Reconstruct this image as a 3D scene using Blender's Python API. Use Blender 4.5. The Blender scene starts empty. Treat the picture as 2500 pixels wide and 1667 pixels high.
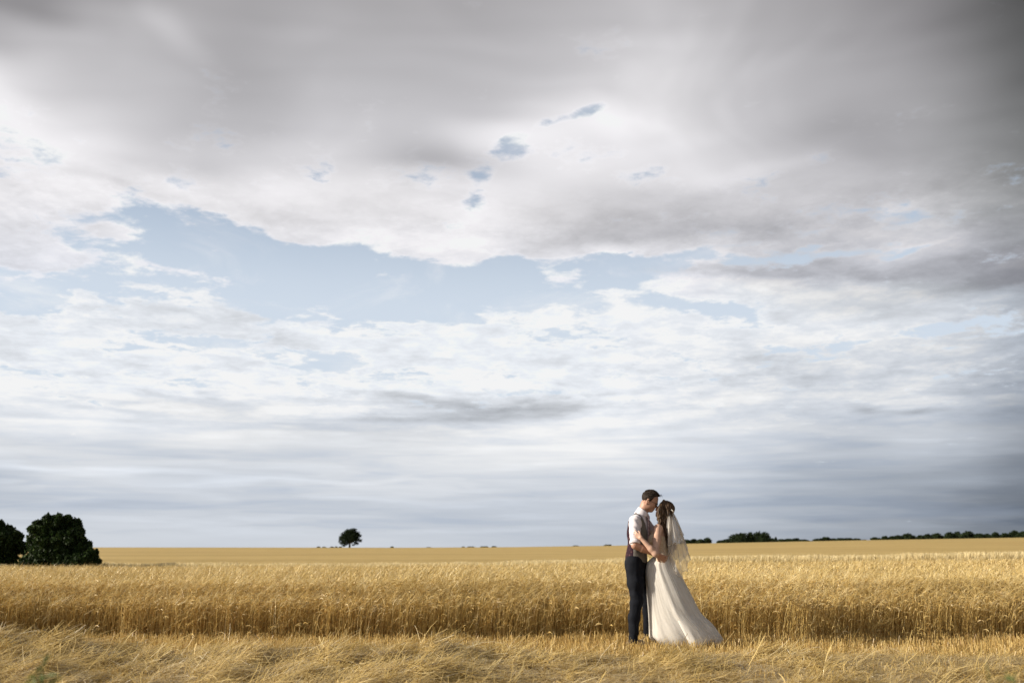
import bpy, math, random
import numpy as np
from mathutils import Vector

random.seed(7)
rng = np.random.default_rng(11)
scene = bpy.context.scene
col = scene.collection

# ------------------------------------------------------------------ camera
CAM_H = 1.16
PITCH = math.atan((1333 - 833.5) / 2430.6)
cam_data = bpy.data.cameras.new("camera")
cam_data.lens = 35.0
cam_data.sensor_width = 36.0
cam_data.clip_start = 0.1
cam_data.clip_end = 9000.0
cam_data.dof.use_dof = True
cam_data.dof.focus_distance = 12.15
cam_data.dof.aperture_fstop = 1.9
cam = bpy.data.objects.new("camera", cam_data)
cam.location = (0, 0, CAM_H)
cam.rotation_euler = (math.pi / 2 + PITCH, 0, 0)
col.objects.link(cam)
scene.camera = cam

# ------------------------------------------------------------------ sun, exposure
SUN_EL = math.radians(22.5)
SUN_DIR = Vector((-math.cos(SUN_EL) * 0.993, math.cos(SUN_EL) * -0.12, math.sin(SUN_EL)))   # towards the sun: straight from the left
sun_data = bpy.data.lights.new("sun", 'SUN')
sun_data.energy = 5.0
sun_data.color = (1.0, 0.90, 0.75)
sun_data.angle = math.radians(0.6)
sun = bpy.data.objects.new("sun", sun_data)
sun.rotation_euler = SUN_DIR.to_track_quat('Z', 'Y').to_euler()
col.objects.link(sun)
vs = scene.view_settings
vs.view_transform = 'Standard'
vs.look = 'None'
EXPOSURE = 0.52
vs.exposure = EXPOSURE
vs.gamma = 1.0
vs.use_curve_mapping = False
scene.cycles.max_bounces = 8
scene.cycles.transparent_max_bounces = 16
scene.cycles.use_denoising = True

# ------------------------------------------------------------------ world: Nishita sky behind broken cloud
world = bpy.data.worlds.new("World")
scene.world = world
world.use_nodes = True
WT = world.node_tree
WT.nodes.clear()
SKY_STRENGTH = 0.1


def srgb(c):
    c = c / 255.0
    return c / 12.92 if c <= 0.04045 else ((c + 0.055) / 1.055) ** 2.4


def lin(r, g, b):
    return (srgb(r), srgb(g), srgb(b), 1.0)


class G:
    """small helper that writes node graphs as expressions"""
    def __init__(s, tree):
        s.t = tree

    def n(s, typ, **kw):
        nd = s.t.nodes.new(typ)
        for k, v in kw.items():
            setattr(nd, k, v)
        return nd

    def put(s, sock, v):
        if isinstance(v, bpy.types.NodeSocket):
            s.t.links.new(v, sock)
        else:
            sock.default_value = v

    def m(s, op, a, b=0.0, c=None, clamp=False):
        nd = s.n('ShaderNodeMath', operation=op, use_clamp=clamp)
        s.put(nd.inputs[0], a)
        s.put(nd.inputs[1], b)
        if c is not None:
            s.put(nd.inputs[2], c)
        return nd.outputs[0]

    def v(s, op, a, b=None, scale=None):
        nd = s.n('ShaderNodeVectorMath', operation=op)
        s.put(nd.inputs[0], a)
        if b is not None:
            s.put(nd.inputs[1], b)
        if scale is not None:
            s.put(nd.inputs[3], scale)
        return nd.outputs['Value'] if op in ('LENGTH', 'DOT_PRODUCT') else nd.outputs[0]

    def xyz(s, x, y, z=0.0):
        nd = s.n('ShaderNodeCombineXYZ')
        s.put(nd.inputs[0], x); s.put(nd.inputs[1], y); s.put(nd.inputs[2], z)
        return nd.outputs[0]

    def sep(s, v):
        nd = s.n('ShaderNodeSeparateXYZ')
        s.put(nd.inputs[0], v)
        return nd.outputs

    def noise(s, vec, scale, detail=4.0, rough=0.5, dist=0.0, color=False, lac=2.0):
        nd = s.n('ShaderNodeTexNoise')
        s.put(nd.inputs['Vector'], vec)
        nd.inputs['Scale'].default_value = scale
        nd.inputs['Detail'].default_value = detail
        nd.inputs['Roughness'].default_value = rough
        nd.inputs['Lacunarity'].default_value = lac
        nd.inputs['Distortion'].default_value = dist
        return nd.outputs['Color' if color else 'Fac']

    def step(s, x, a, b, lo=0.0, hi=1.0, smooth=True):
        nd = s.n('ShaderNodeMapRange', interpolation_type='SMOOTHSTEP' if smooth else 'LINEAR')
        s.put(nd.inputs[0], x)
        s.put(nd.inputs[1], a); s.put(nd.inputs[2], b); s.put(nd.inputs[3], lo); s.put(nd.inputs[4], hi)
        return nd.outputs[0]

    def mix(s, f, a, b, mode='MIX'):
        nd = s.n('ShaderNodeMix', data_type='RGBA', blend_type=mode)
        s.put(nd.inputs[0], f)
        s.put(nd.inputs[6], a)
        s.put(nd.inputs[7], b)
        return nd.outputs[2]

    def ramp(s, f, stops, interp='LINEAR'):
        nd = s.n('ShaderNodeValToRGB')
        r = nd.color_ramp
        r.interpolation = interp
        while len(r.elements) < len(stops):
            r.elements.new(0.5)
        for e, (p, c) in zip(r.elements, stops):
            e.position = p
            e.color = c if len(c) == 4 else (*c, 1.0)
        s.put(nd.inputs[0], f)
        return nd.outputs[0]


def azel(px, py):
    """direction of the photograph's point (2352 x 1568 units) as azimuth, elevation"""
    u = (px - 1176) / 2286.6
    v = (784 - py) / 2286.6
    d = Vector((u, math.cos(PITCH) - v * math.sin(PITCH), math.sin(PITCH) + v * math.cos(PITCH))).normalized()
    return math.atan2(d.x, d.y), math.asin(d.z)


def px_of(az, el):
    d = Vector((math.sin(az) * math.cos(el), math.cos(az) * math.cos(el), math.sin(el)))
    f = d.y * math.cos(PITCH) + d.z * math.sin(PITCH)
    v = -d.y * math.sin(PITCH) + d.z * math.cos(PITCH)
    return 1176 + 2286.6 * d.x / f, 784 - 2286.6 * v / f


#            x =   0  168  336  504  672  840 1008 1176 1344 1512 1680 1848 2016 2184 2352
CLOUD = [
    (0, [140, 135, 178, 160, 160, 169, 167, 164, 177, 196, 174, 158, 139, 113, 66]),
    (60, [179, 186, 204, 158, 170, 178, 169, 170, 179, 203, 176, 155, 149, 128, 74]),
    (130, [237, 190, 192, 161, 183, 183, 178, 182, 193, 228, 186, 164, 157, 145, 82]),
    (200, [255, 201, 200, 168, 190, 184, 186, 198, 214, 247, 201, 182, 163, 160, 102]),
    (270, [239, 239, 201, 173, 198, 197, 189, 200, 242, 238, 195, 175, 165, 174, 119]),
    (340, [240, 250, 217, 188, 203, 209, 198, 241, 226, 220, 213, 167, 173, 180, 136]),
    (400, [220, 231, 228, 226, 221, 220, 164, 225, 234, 229, 221, 219, 184, 201, 135]),
    (460, [246, 246, 255, 253, 244, 247, 242, 239, 223, 207, 195, 198, 202, 223, 146]),
    (530, [246, 246, 244, 242, 246, 240, 239, 239, 224, 207, 192, 195, 212, 222, 178]),
    (590, [246, 246, 246, 242, 246, 244, 241, 242, 240, 252, 225, 211, 218, 213, 159]),
    (650, [248, 248, 246, 246, 248, 248, 248, 248, 246, 250, 215, 189, 210, 200, 138]),
    (710, [250, 249, 246, 244, 248, 250, 250, 250, 249, 255, 255, 254, 247, 239, 200]),
    (760, [255, 255, 250, 241, 255, 255, 255, 255, 255, 245, 250, 237, 236, 225, 199]),
    (830, [255, 255, 255, 255, 255, 255, 255, 255, 255, 245, 245, 217, 238, 230, 186]),
    (900, [247, 247, 255, 244, 249, 255, 255, 255, 255, 247, 236, 232, 223, 234, 174]),
    (940, [242, 239, 218, 218, 244, 246, 230, 230, 255, 245, 236, 232, 229, 227, 175]),
    (1000, [237, 255, 255, 241, 228, 209, 231, 246, 241, 251, 238, 211, 191, 203, 137]),
    (1050, [203, 211, 212, 214, 218, 224, 228, 234, 241, 237, 217, 194, 185, 202, 145]),
    (1110, [201, 233, 210, 210, 214, 224, 222, 215, 214, 218, 196, 181, 173, 156, 127]),
    (1170, [200, 209, 210, 209, 208, 206, 203, 201, 203, 205, 197, 182, 170, 165, 117]),
    (1250, [209, 214, 211, 208, 210, 215, 206, 204, 195, 197, 189, 177, 160, 149, 118]),
]
COLX = [168 * i for i in range(15)]


def cloud_colour(px, py):
    px = min(max(px, 0), 2352)
    py = min(max(py, 0), 1250)
    ys = [r[0] for r in CLOUD]
    vals = [np.interp(px, COLX, r[1]) for r in CLOUD]
    b = float(np.interp(py, ys, vals))
    t = float(np.interp(py, [0, 500, 800, 1100, 1250], [0.0, 0.15, 0.1, 0.9, 0.8]))      # warm grey above, blue grey low down
    t += 0.5 * max(0.0, (px - 1500) / 850) * (1.0 if py > 700 else 0.0) * (1 - t)
    dk = min(1.0, max(0.0, (247 - b) / 45.0))
    r = b - 9.5 * t * dk
    g = b - 1.5 * t * dk + (2.5 if (px > 2100 and py < 500) else 0.0) * (px - 2100) / 250
    bl = b + 10.0 * t * dk
    if py < 650:
        r += 2.5
        g += 0.5
        bl += 3.0
    return lin(max(r, 0), max(g, 0), max(bl, 0))


# gaps of blue between the clouds: x, y, radius along, radius across, tilt (degrees), strength
GAPS = [
    (20, 640, 230, 62, 6, 1.0), (250, 640, 200, 42, 4, 0.85), (440, 560, 260, 68, 3, 1.0), (560, 600, 330, 85, 6, 1.2),
    (780, 640, 330, 95, 4, 1.35), (1000, 660, 300, 85, 2, 1.35), (1200, 650, 260, 62, -2, 1.3), (1360, 640, 170, 48, -6, 1.25),
    (820, 590, 300, 60, 6, 0.9), (1480, 600, 150, 22, -3, 0.8), (1700, 596, 190, 20, -2, 0.72), (1860, 590, 150, 18, -4, 0.8),
    (2120, 545, 90, 18, -18, 0.62), (1240, 305, 110, 24, -26, 0.50), (1330, 262, 100, 20, -22, 0.58), (1165, 370, 120, 30, -15, 0.50), (1095, 430, 60, 24, -20, 0.62),
    (738, 408, 50, 26, 10, 0.68), (430, 480, 110, 26, 6, 0.62), (1600, 728, 170, 40, 12, 0.78), (1255, 803, 100, 20, -5, 0.64),
    (690, 815, 130, 32, 4, 0.78), (500, 775, 170, 22, 4, 0.62), (880, 866, 150, 14, 3, 0.6), (2250, 752, 150, 24, 2, 0.62),
    (1960, 770, 180, 14, -3, 0.58), (1880, 810, 130, 36, 3, 0.5), (330, 790, 110, 14, 2, 0.5),
    (60, 860, 110, 16, 4, 0.5), 
    # shreds of cloud that stand in the gaps
    (110, 590, 210, 46, 10, -0.62), (400, 622, 150, 20, 10, -0.62), (560, 642, 95, 20, 8, -0.55), (890, 627, 70, 20, 0, -0.50),
    (1040, 562, 220, 22, 8, -0.35), (330, 545, 60, 16, -20, -0.5), (1272, 645, 60, 26, 60, -0.35), (240, 545, 130, 26, -18, -0.5),
    (640, 560, 160, 20, 4, -0.25), (760, 690, 170, 22, -4, -0.25),
]

# soft darker or lighter streaks: x, y, radius along, radius across, tilt, change in brightness
STREAKS = [
    (1000, 925, 200, 16, 5, -0.15), (1230, 935, 230, 24, -3, -0.18), (950, 962, 240, 13, 0, -0.14), (560, 752, 260, 34, 3, -0.10),
    (330, 1040, 520, 20, 2, -0.12), (900, 1000, 420, 10, 0, 0.08), (700, 1105, 380, 8, -2, 0.12), (330, 1085, 170, 9, 0, 0.16),
    (1980, 935, 60, 10, 0, -0.2), (2130, 930, 60, 11, 0, -0.22), (1640, 1010, 420, 14, 2, -0.07), (980, 400, 120, 60, -20, -0.03),
    (380, 60, 130, 40, 42, 0.12), (1700, 625, 420, 22, 3, -0.20), (2250, 575, 260, 34, -4, -0.18), (2200, 1050, 500, 24, 2, -0.10),
    (1900, 1020, 260, 9, -3, 0.07), (1480, 520, 260, 60, -3, -0.10), (1720, 385, 130, 26, -8, 0.12), (2060, 470, 120, 12, -16, 0.12),
    (2200, 510, 150, 10, -6, 0.09), (150, 330, 240, 70, 34, 0.06), (60, 410, 230, 24, 20, -0.10), (330, 430, 260, 18, 14, -0.07),
    (1500, 330, 160, 30, -14, 0.08), (560, 250, 150, 90, 40, -0.04), (200, 935, 160, 12, 2, -0.10), (430, 905, 170, 10, 2, -0.08),
    (980, 1150, 500, 7, 0, 0.06), (420, 1190, 260, 6, 0, 0.08), (1000, 1215, 330, 6, 0, 0.06), (300, 1160, 420, 12, 0, -0.04),
    (1440, 1075, 260, 14, -2, -0.05), (1540, 1140, 320, 8, -3, 0.05), (40, 1075, 90, 9, 5, 0.14), (20, 1105, 50, 8, 0, 0.12),
]


def build_world():
    g = G(WT)
    tc = g.n('ShaderNodeTexCoord').outputs['Generated']
    D = g.v('NORMALIZE', tc)
    dx, dy, dz = g.sep(D)
    zz = g.m('MAXIMUM', dz, 0.0)
    hl = g.m('SQRT', g.m('MAXIMUM', g.m('SUBTRACT', 1.0, g.m('MULTIPLY', dz, dz)), 1e-5))
    # cloud layer plane: things stretch sideways towards the horizon
    inv = g.m('DIVIDE', 1.0, g.m('ADD', zz, 0.11))
    P = g.v('SCALE', g.xyz(dx, dy, 0.0), scale=inv)
    Pz = g.v('ADD', P, g.xyz(0.0, 0.0, g.m('MULTIPLY', zz, 2.0)))
    # warp
    wa = g.v('SUBTRACT', g.noise(P, 1.3, 3.0, 0.55, color=True), (0.5, 0.5, 0.5))
    wb = g.v('SUBTRACT', g.noise(P, 5.0, 5.0, 0.6, color=True), (0.5, 0.5, 0.5))
    ax, ay, _ = g.sep(wa)
    bx, by, _ = g.sep(wb)
    zs = g.m('ADD', zz, 0.05)                                   # warps shrink towards the horizon
    el0 = g.m('ARCSINE', dz)
    crisp = g.m('MULTIPLY', g.step(el0, 0.08, 0.16), g.step(el0, 0.30, 0.38, 1.0, 0.04))   # where the texture is crisp (broken cloud)
    wbs = g.m('ADD', 0.12, g.m('MULTIPLY', crisp, 0.9))
    bx = g.m('MULTIPLY', bx, wbs)
    by = g.m('MULTIPLY', by, wbs)
    az0 = g.m('ARCSINE', g.m('DIVIDE', dx, hl))
    az = g.m('ADD', az0, g.m('ADD', g.m('MULTIPLY', ax, 0.13), g.m('MULTIPLY', bx, 0.05)))
    el = g.m('ADD', el0, g.m('MULTIPLY', zs, g.m('ADD', g.m('MULTIPLY', ay, 0.22), g.m('MULTIPLY', by, 0.12))))
    # table of cloud brightness, rows blended
    NX = 22
    az_a, az_b = azel(-40, 900)[0] - 0.03, azel(2392, 900)[0] + 0.03
    els = [azel(1176, r[0])[1] for r in CLOUD]
    fac = g.step(az, az_a, az_b, smooth=False)
    total = None
    for j, e in enumerate(els):
        if j and j % 4 == 0:
            fac = g.m('ADD', fac, g.m('MULTIPLY', g.sep(total)[0], 1e-7))
        stops = []
        for i in range(NX):
            a = az_a + (az_b - az_a) * i / (NX - 1)
            stops.append((i / (NX - 1), cloud_colour(*px_of(a, e))))
        c = g.ramp(fac, stops, 'B_SPLINE')
        up = 1.0 if j == 0 else g.step(el, els[j], els[j - 1], 1.0, 0.0)     # el rises as j falls
        dn = 1.0 if j == len(els) - 1 else g.step(el, els[j + 1], els[j], 0.0, 1.0)
        w = g.m('MULTIPLY', up, dn)
        cw = g.v('SCALE', c, scale=w)
        total = cw if total is None else g.v('ADD', total, cw)
    azel_v = g.xyz(az, el, 0.0)

    def chain(vec, val):                       # evaluate after val: keeps the shader's working memory small
        return g.v('ADD', vec, g.xyz(g.m('MULTIPLY', val, 1e-7), 0.0, 0.0))

    def blobs(items, vec, after):
        s = None
        vec = chain(vec, after)
        for n_, (x, y, rx, ry, tilt, st) in enumerate(items):
            if n_ and n_ % 4 == 0:
                vec = chain(vec, s)
            a, e = azel(x, y)
            a1, e1 = azel(x + 10, y)
            a2, e2 = azel(x, y - 10)
            k = math.hypot(a1 - a, e1 - e) / 10
            k2 = abs(e2 - e) / 10
            mp = g.n('ShaderNodeMapping', vector_type='TEXTURE')
            g.put(mp.inputs[0], vec)
            mp.inputs[1].default_value = (a, e, 0)
            mp.inputs[2].default_value = (0, 0, -math.radians(tilt))
            mp.inputs[3].default_value = (rx * k, ry * k2, 1)
            d = g.v('LENGTH', mp.outputs[0])
            q = g.step(d, 0.0, 1.5, st, 0.0)
            s = q if s is None else g.m('ADD', s, q)
        return s

    streak = blobs(STREAKS, azel_v, g.sep(total)[0])
    gap = blobs([q for q in GAPS if q[5] > 0], azel_v, streak)
    shred = blobs([q for q in GAPS if q[5] < 0], azel_v, gap)
    core = g.m('MULTIPLY', 0.92, g.m('SUBTRACT', 1.0, g.m('EXPONENT', g.m('MULTIPLY', gap, -0.95))))
    core = g.m('ADD', core, shred)
    # fine cloud detail
    hi = g.noise(g.v('MULTIPLY', Pz, (1.0, 1.0, 1.0)), 7.0, 10.0, 0.68)
    mid = g.noise(Pz, 3.1, 6.0, 0.55)
    hi0 = g.m('SUBTRACT', hi, 0.5)
    mid0 = g.m('SUBTRACT', mid, 0.5)
    vo = g.n('ShaderNodeTexVoronoi', feature='F1')
    g.put(vo.inputs['Vector'], g.v('ADD', Pz, g.v('SCALE', wb, scale=0.25)))
    vo.inputs['Scale'].default_value = 5.5
    vo.inputs['Detail'].default_value = 3.0
    vo.inputs['Roughness'].default_value = 0.6
    puff = g.m('SUBTRACT', vo.outputs['Distance'], 0.42)                          # rounded heads of cumulus
    x = g.m('ADD', core, g.m('MULTIPLY', hi0, 2.7))
    x = g.m('ADD', x, g.m('MULTIPLY', mid0, 1.6))
    x = g.m('ADD', x, g.m('MULTIPLY', puff, 0.8))
    x = g.m('SUBTRACT', x, g.step(gap, 0.0, 0.9, 0.60, 0.10))                     # closed cloud away from the gaps
    x = g.m('SUBTRACT', x, g.m('MULTIPLY', g.step(el0, 0.15, 0.10), 0.5))
    x = g.m('SUBTRACT', x, g.m('MULTIPLY', g.step(el0, 0.36, 0.43), g.step(gap, 0.1, 0.5, 0.35, 0.0)))
    open_ = g.step(x, g.step(el0, 0.20, 0.30, 0.28, 0.20), g.step(el0, 0.20, 0.30, 0.72, 0.95))
    amp = g.m('ADD', g.m('MULTIPLY', crisp, 0.42), 0.02)
    bright = g.m('ADD', 1.0, g.m('MULTIPLY', hi0, amp))
    bright = g.m('ADD', bright, g.m('MULTIPLY', mid0, g.m('ADD', 0.05, g.m('MULTIPLY', crisp, 0.32))))
    bright = g.m('ADD', bright, streak)
    bright = g.m('SUBTRACT', bright, g.m('MULTIPLY', puff, g.m('MULTIPLY', crisp, 0.16)))
    soft = g.noise(g.xyz(g.m('MULTIPLY', az, 3.0), g.m('MULTIPLY', el, 6.0), 2.0), 1.0, 3.0, 0.5, 0.8)
    bright = g.m('ADD', bright, g.m('MULTIPLY', g.m('SUBTRACT', soft, 0.5), g.step(el0, 0.22, 0.34, 0.12, 0.75)))
    low = g.m('MULTIPLY', g.step(el0, 0.21, 0.12), g.step(el0, 0.0, 0.02))
    bands = g.noise(g.xyz(g.m('MULTIPLY', az, 3.0), g.m('MULTIPLY', el0, 40.0), 0.0), 1.0, 4.0, 0.5, 0.5)
    bands2 = g.noise(g.xyz(g.m('MULTIPLY', az, 9.0), g.m('MULTIPLY', el0, 110.0), 4.0), 1.0, 3.0, 0.5, 0.3)
    bn = g.m('ADD', g.m('MULTIPLY', g.m('SUBTRACT', bands, 0.5), 0.62), g.m('MULTIPLY', g.m('SUBTRACT', bands2, 0.5), 0.36))
    bright = g.m('ADD', bright, g.m('MULTIPLY', bn, low))
    edge = g.m('MULTIPLY', g.step(x, 0.05, 0.45), g.step(el0, 0.02, 0.12))
    edge = g.m('MULTIPLY', edge, 0.08)
    bright = g.m('ADD', bright, edge)
    cloud = g.v('SCALE', total, scale=bright)
    shade = g.step(bright, 1.02, 0.86)                                          # undersides lean to blue grey low down
    cloud = g.mix(g.m('MULTIPLY', shade, g.step(el0, 0.34, 0.22, 0.0, 0.5)), cloud, g.v('MULTIPLY', cloud, (0.90, 0.98, 1.10)))
    cloud = g.v('MINIMUM', cloud, (0.90, 0.905, 0.91))
    # Nishita behind
    sky = g.n('ShaderNodeTexSky', sky_type='NISHITA')
    sky.sun_disc = False
    sky.sun_elevation = SUN_EL
    sky.sun_rotation = math.atan2(SUN_DIR.x, SUN_DIR.y)
    sky.dust_density = 1.5
    sky.air_density = 1.0
    sky.ozone_density = 1.5
    skyc = g.v('SCALE', sky.outputs[0], scale=SKY_STRENGTH * 1.25)
    thin = g.mix(g.step(el0, 0.36, 0.22, 0.40, 0.90), skyc, lin(213, 224, 237))       # thin high haze veils the blue
    veil_n = g.noise(g.v('MULTIPLY', Pz, (1.0, 0.8, 1.0)), 2.2, 7.0, 0.62, 0.8)
    veil_a = g.step(veil_n, 0.50, 0.78, 0.97, 0.35)                               # shreds of thin cloud drawn across the blue
    tot = g.mix(g.m('MULTIPLY', open_, veil_a), cloud, thin)
    tot = g.mix(g.step(dz, -0.02, 0.0), (0.16, 0.13, 0.08, 1), tot)
    bg = g.n('ShaderNodeBackground')
    g.put(bg.inputs[0], g.v('SCALE', tot, scale=1.0 / SKY_STRENGTH / 2 ** EXPOSURE))
    bg.inputs[1].default_value = SKY_STRENGTH
    out = g.n('ShaderNodeOutputWorld')
    WT.links.new(bg.outputs[0], out.inputs[0])


build_world()
world.cycles.sampling_method = 'MANUAL'
world.cycles.sample_map_resolution = 512

# ------------------------------------------------------------------ helpers for building
def at(px, py, Y):
    """point of the place seen at the photograph's pixel (2500 x 1667), at distance Y"""
    u = (px - 1250) / 2430.6
    v = (833.5 - py) / 2430.6
    d = Vector((u, math.cos(PITCH) - v * math.sin(PITCH), math.sin(PITCH) + v * math.cos(PITCH)))
    k = Y / d.y
    return Vector((d.x * k, Y, CAM_H + d.z * k))


def tag(o, label=None, cat=None, group=None, kind=None):
    if label: o['label'] = label
    if cat: o['category'] = cat
    if group: o['group'] = group
    if kind: o['kind'] = kind
    return o


def empty(name, loc=(0, 0, 0)):
    o = bpy.data.objects.new(name, None)
    o.location = loc
    o.empty_display_size = 0.2
    col.objects.link(o)
    return o


def mesh_np(name, verts, faces, mats, parent=None, smooth=False, tint=None, fmat=None, loc=None):
    """verts (n,3); faces (m,4) quads or (m,3) triangles"""
    verts = np.asarray(verts, dtype=np.float32)
    faces = np.asarray(faces, dtype=np.int32)
    me = bpy.data.meshes.new(name)
    m, k = faces.shape
    me.vertices.add(len(verts))
    me.vertices.foreach_set('co', verts.ravel())
    me.loops.add(m * k)
    me.loops.foreach_set('vertex_index', faces.ravel())
    me.polygons.add(m)
    me.polygons.foreach_set('loop_start', np.arange(0, m * k, k, dtype=np.int32))
    me.polygons.foreach_set('loop_total', np.full(m, k, dtype=np.int32))
    if smooth:
        me.polygons.foreach_set('use_smooth', np.ones(m, dtype=bool))
    if fmat is not None:
        me.polygons.foreach_set('material_index', np.asarray(fmat, dtype=np.int32))
    for mt in (mats if isinstance(mats, (list, tuple)) else [mats]):
        me.materials.append(mt)
    if tint is not None:
        a = me.attributes.new('tint', 'FLOAT', 'POINT')
        a.data.foreach_set('value', np.asarray(tint, dtype=np.float32))
    me.update(calc_edges=True)
    me.validate()
    o = bpy.data.objects.new(name, me)
    if loc is not None:
        o.location = loc
    if parent is not None:
        o.parent = parent
    col.objects.link(o)
    return o


def merge(parts):
    """parts: list of (verts, faces, tint) -> one"""
    V, F, T, n = [], [], [], 0
    for v, f, t in parts:
        V.append(v); F.append(f + n); T.append(t)
        n += len(v)
    return np.concatenate(V), np.concatenate(F), np.concatenate(T)


def ribbons(P, W, side, tint):
    """P (n,k,3) centre lines, W (n,k) half widths, side (n,3) or (n,k,3) unit width directions -> quads"""
    n, k, _ = P.shape
    if side.ndim == 2:
        side = side[:, None, :]
    L = P - side * W[:, :, None]
    R = P + side * W[:, :, None]
    V = np.stack([L, R], axis=2).reshape(-1, 3)
    base = (np.arange(n) * k * 2)[:, None] + np.arange(k - 1)[None, :] * 2
    F = np.stack([base, base + 1, base + 3, base + 2], axis=-1).reshape(-1, 4)
    T = np.repeat(tint, k * 2)
    return V.astype(np.float32), F, T


def vnoise(x, y, seed=0):
    """smooth value noise on arrays, -1..1"""
    r = np.random.default_rng(seed)
    tab = r.random((64, 64)) * 2 - 1
    xi = np.floor(x).astype(int); yi = np.floor(y).astype(int)
    fx = x - xi; fy = y - yi
    fx = fx * fx * (3 - 2 * fx); fy = fy * fy * (3 - 2 * fy)
    a = tab[xi % 64, yi % 64]; b = tab[(xi + 1) % 64, yi % 64]
    c = tab[xi % 64, (yi + 1) % 64]; d = tab[(xi + 1) % 64, (yi + 1) % 64]
    return (a * (1 - fx) + b * fx) * (1 - fy) + (c * (1 - fx) + d * fx) * fy


def fbm(x, y, seed=0, octv=4):
    s = 0; a = 0.5
    for i in range(octv):
        s = s + a * vnoise(x * 2 ** i + 17 * i, y * 2 ** i + 9 * i, seed + i)
        a *= 0.5
    return s


# ------------------------------------------------------------------ materials
def material(name, build):
    m = bpy.data.materials.new(name)
    m.use_nodes = True
    m.node_tree.nodes.clear()
    g = G(m.node_tree)
    out = g.n('ShaderNodeOutputMaterial')
    sh, disp = build(g)
    m.node_tree.links.new(sh, out.inputs[0])
    return m


def principled(g, color, rough=0.7, normal=None, spec=0.3, **kw):
    b = g.n('ShaderNodeBsdfPrincipled')
    g.put(b.inputs['Base Color'], color)
    g.put(b.inputs['Roughness'], rough)
    b.inputs['Specular IOR Level'].default_value = spec
    for k, v in kw.items():
        g.put(b.inputs[k], v)
    if normal is not None:
        g.put(b.inputs['Normal'], normal)
    return b.outputs[0]


def bump(g, h, strength=0.5, dist=0.02):
    b = g.n('ShaderNodeBump')
    b.inputs['Strength'].default_value = strength
    b.inputs['Distance'].default_value = dist
    g.put(b.inputs['Height'], h)
    return b.outputs[0]


def blade_material(name, stops, trans=0.3, rough=0.45, spec=0.4, patch=None):
    """thin stalks, blades and leaves: colour by the tint of each one, some light passes through"""
    def build(g):
        at_ = g.n('ShaderNodeAttribute', attribute_name='tint').outputs['Fac']
        c = g.ramp(at_, stops)
        if patch:
            pos = g.n('ShaderNodeNewGeometry').outputs['Position']
            nz = g.noise(pos, patch[0], 3.0, 0.6)
            c = g.mix(g.step(nz, 0.4, 0.65, 0.0, patch[2]), c, (*patch[1], 1))
        p = principled(g, c, rough, spec=spec)
        t = g.n('ShaderNodeBsdfTranslucent')
        g.put(t.inputs[0], c)
        mx = g.n('ShaderNodeMixShader')
        mx.inputs[0].default_value = trans
        g.t.links.new(p, mx.inputs[1]); g.t.links.new(t.outputs[0], mx.inputs[2])
        return mx.outputs[0], None
    return material(name, build)


M = {}
M['wheat'] = blade_material('ripe_wheat', [(0.0, (0.34, 0.19, 0.05)), (0.35, (0.58, 0.41, 0.14)), (0.7, (0.76, 0.59, 0.25)), (1.0, (0.90, 0.77, 0.46))],
                            0.22, 0.42, 0.5, (0.35, (0.50, 0.36, 0.12), 0.5))
M['stubble'] = blade_material('stubble', [(0.0, (0.30, 0.16, 0.04)), (0.5, (0.56, 0.39, 0.13)), (1.0, (0.80, 0.62, 0.28))], 0.3, 0.4, 0.5)
M['straw'] = blade_material('straw', [(0.0, (0.34, 0.235, 0.075)), (0.4, (0.60, 0.45, 0.18)), (0.8, (0.76, 0.61, 0.29)), (0.95, (0.90, 0.78, 0.50)), (1.0, (0.94, 0.86, 0.68))],
                            0.25, 0.35, 0.6, (1.6, (0.62, 0.46, 0.16), 0.4))
M['pale_grass'] = blade_material('pale_grass', [(0.0, (0.50, 0.40, 0.19)), (0.5, (0.70, 0.58, 0.32)), (1.0, (0.86, 0.76, 0.50))], 0.35, 0.6, 0.3)


def b_ground(g):
    pos = g.n('ShaderNodeNewGeometry').outputs['Position']
    n1 = g.noise(pos, 9.0, 6.0, 0.65)
    n2 = g.noise(pos, 60.0, 3.0, 0.6)
    c = g.ramp(n1, [(0.3, (0.10, 0.06, 0.022)), (0.55, (0.22, 0.135, 0.045)), (0.75, (0.34, 0.22, 0.075))])
    return principled(g, c, 0.95, bump(g, n2, 0.8, 0.02), 0.1), None


M['ground'] = material('stubble_soil', b_ground)


def b_field(g):
    pos = g.n('ShaderNodeNewGeometry').outputs['Position']
    st = g.noise(g.v('MULTIPLY', pos, (0.010, 0.055, 0.0)), 1.0, 5.0, 0.6)
    fine = g.noise(g.v('MULTIPLY', pos, (0.12, 0.25, 0.0)), 1.0, 5.0, 0.65)
    f = g.m('ADD', g.m('MULTIPLY', st, 0.6), g.m('MULTIPLY', fine, 0.4))
    c = g.ramp(f, [(0.32, (0.36, 0.255, 0.095)), (0.5, (0.455, 0.33, 0.13)), (0.68, (0.55, 0.41, 0.175))])
    _, yy, _ = g.sep(pos)
    crest = g.step(yy, 330.0, 440.0)
    c = g.mix(g.m('MULTIPLY', crest, 0.55), c, (0.36, 0.285, 0.11, 1))
    ht = g.noise(pos, 2.0, 6.0, 0.7)
    return principled(g, c, 0.9, bump(g, ht, 0.6, 0.25), 0.15), None


M['field'] = material('far_wheat_field', b_field)

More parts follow.
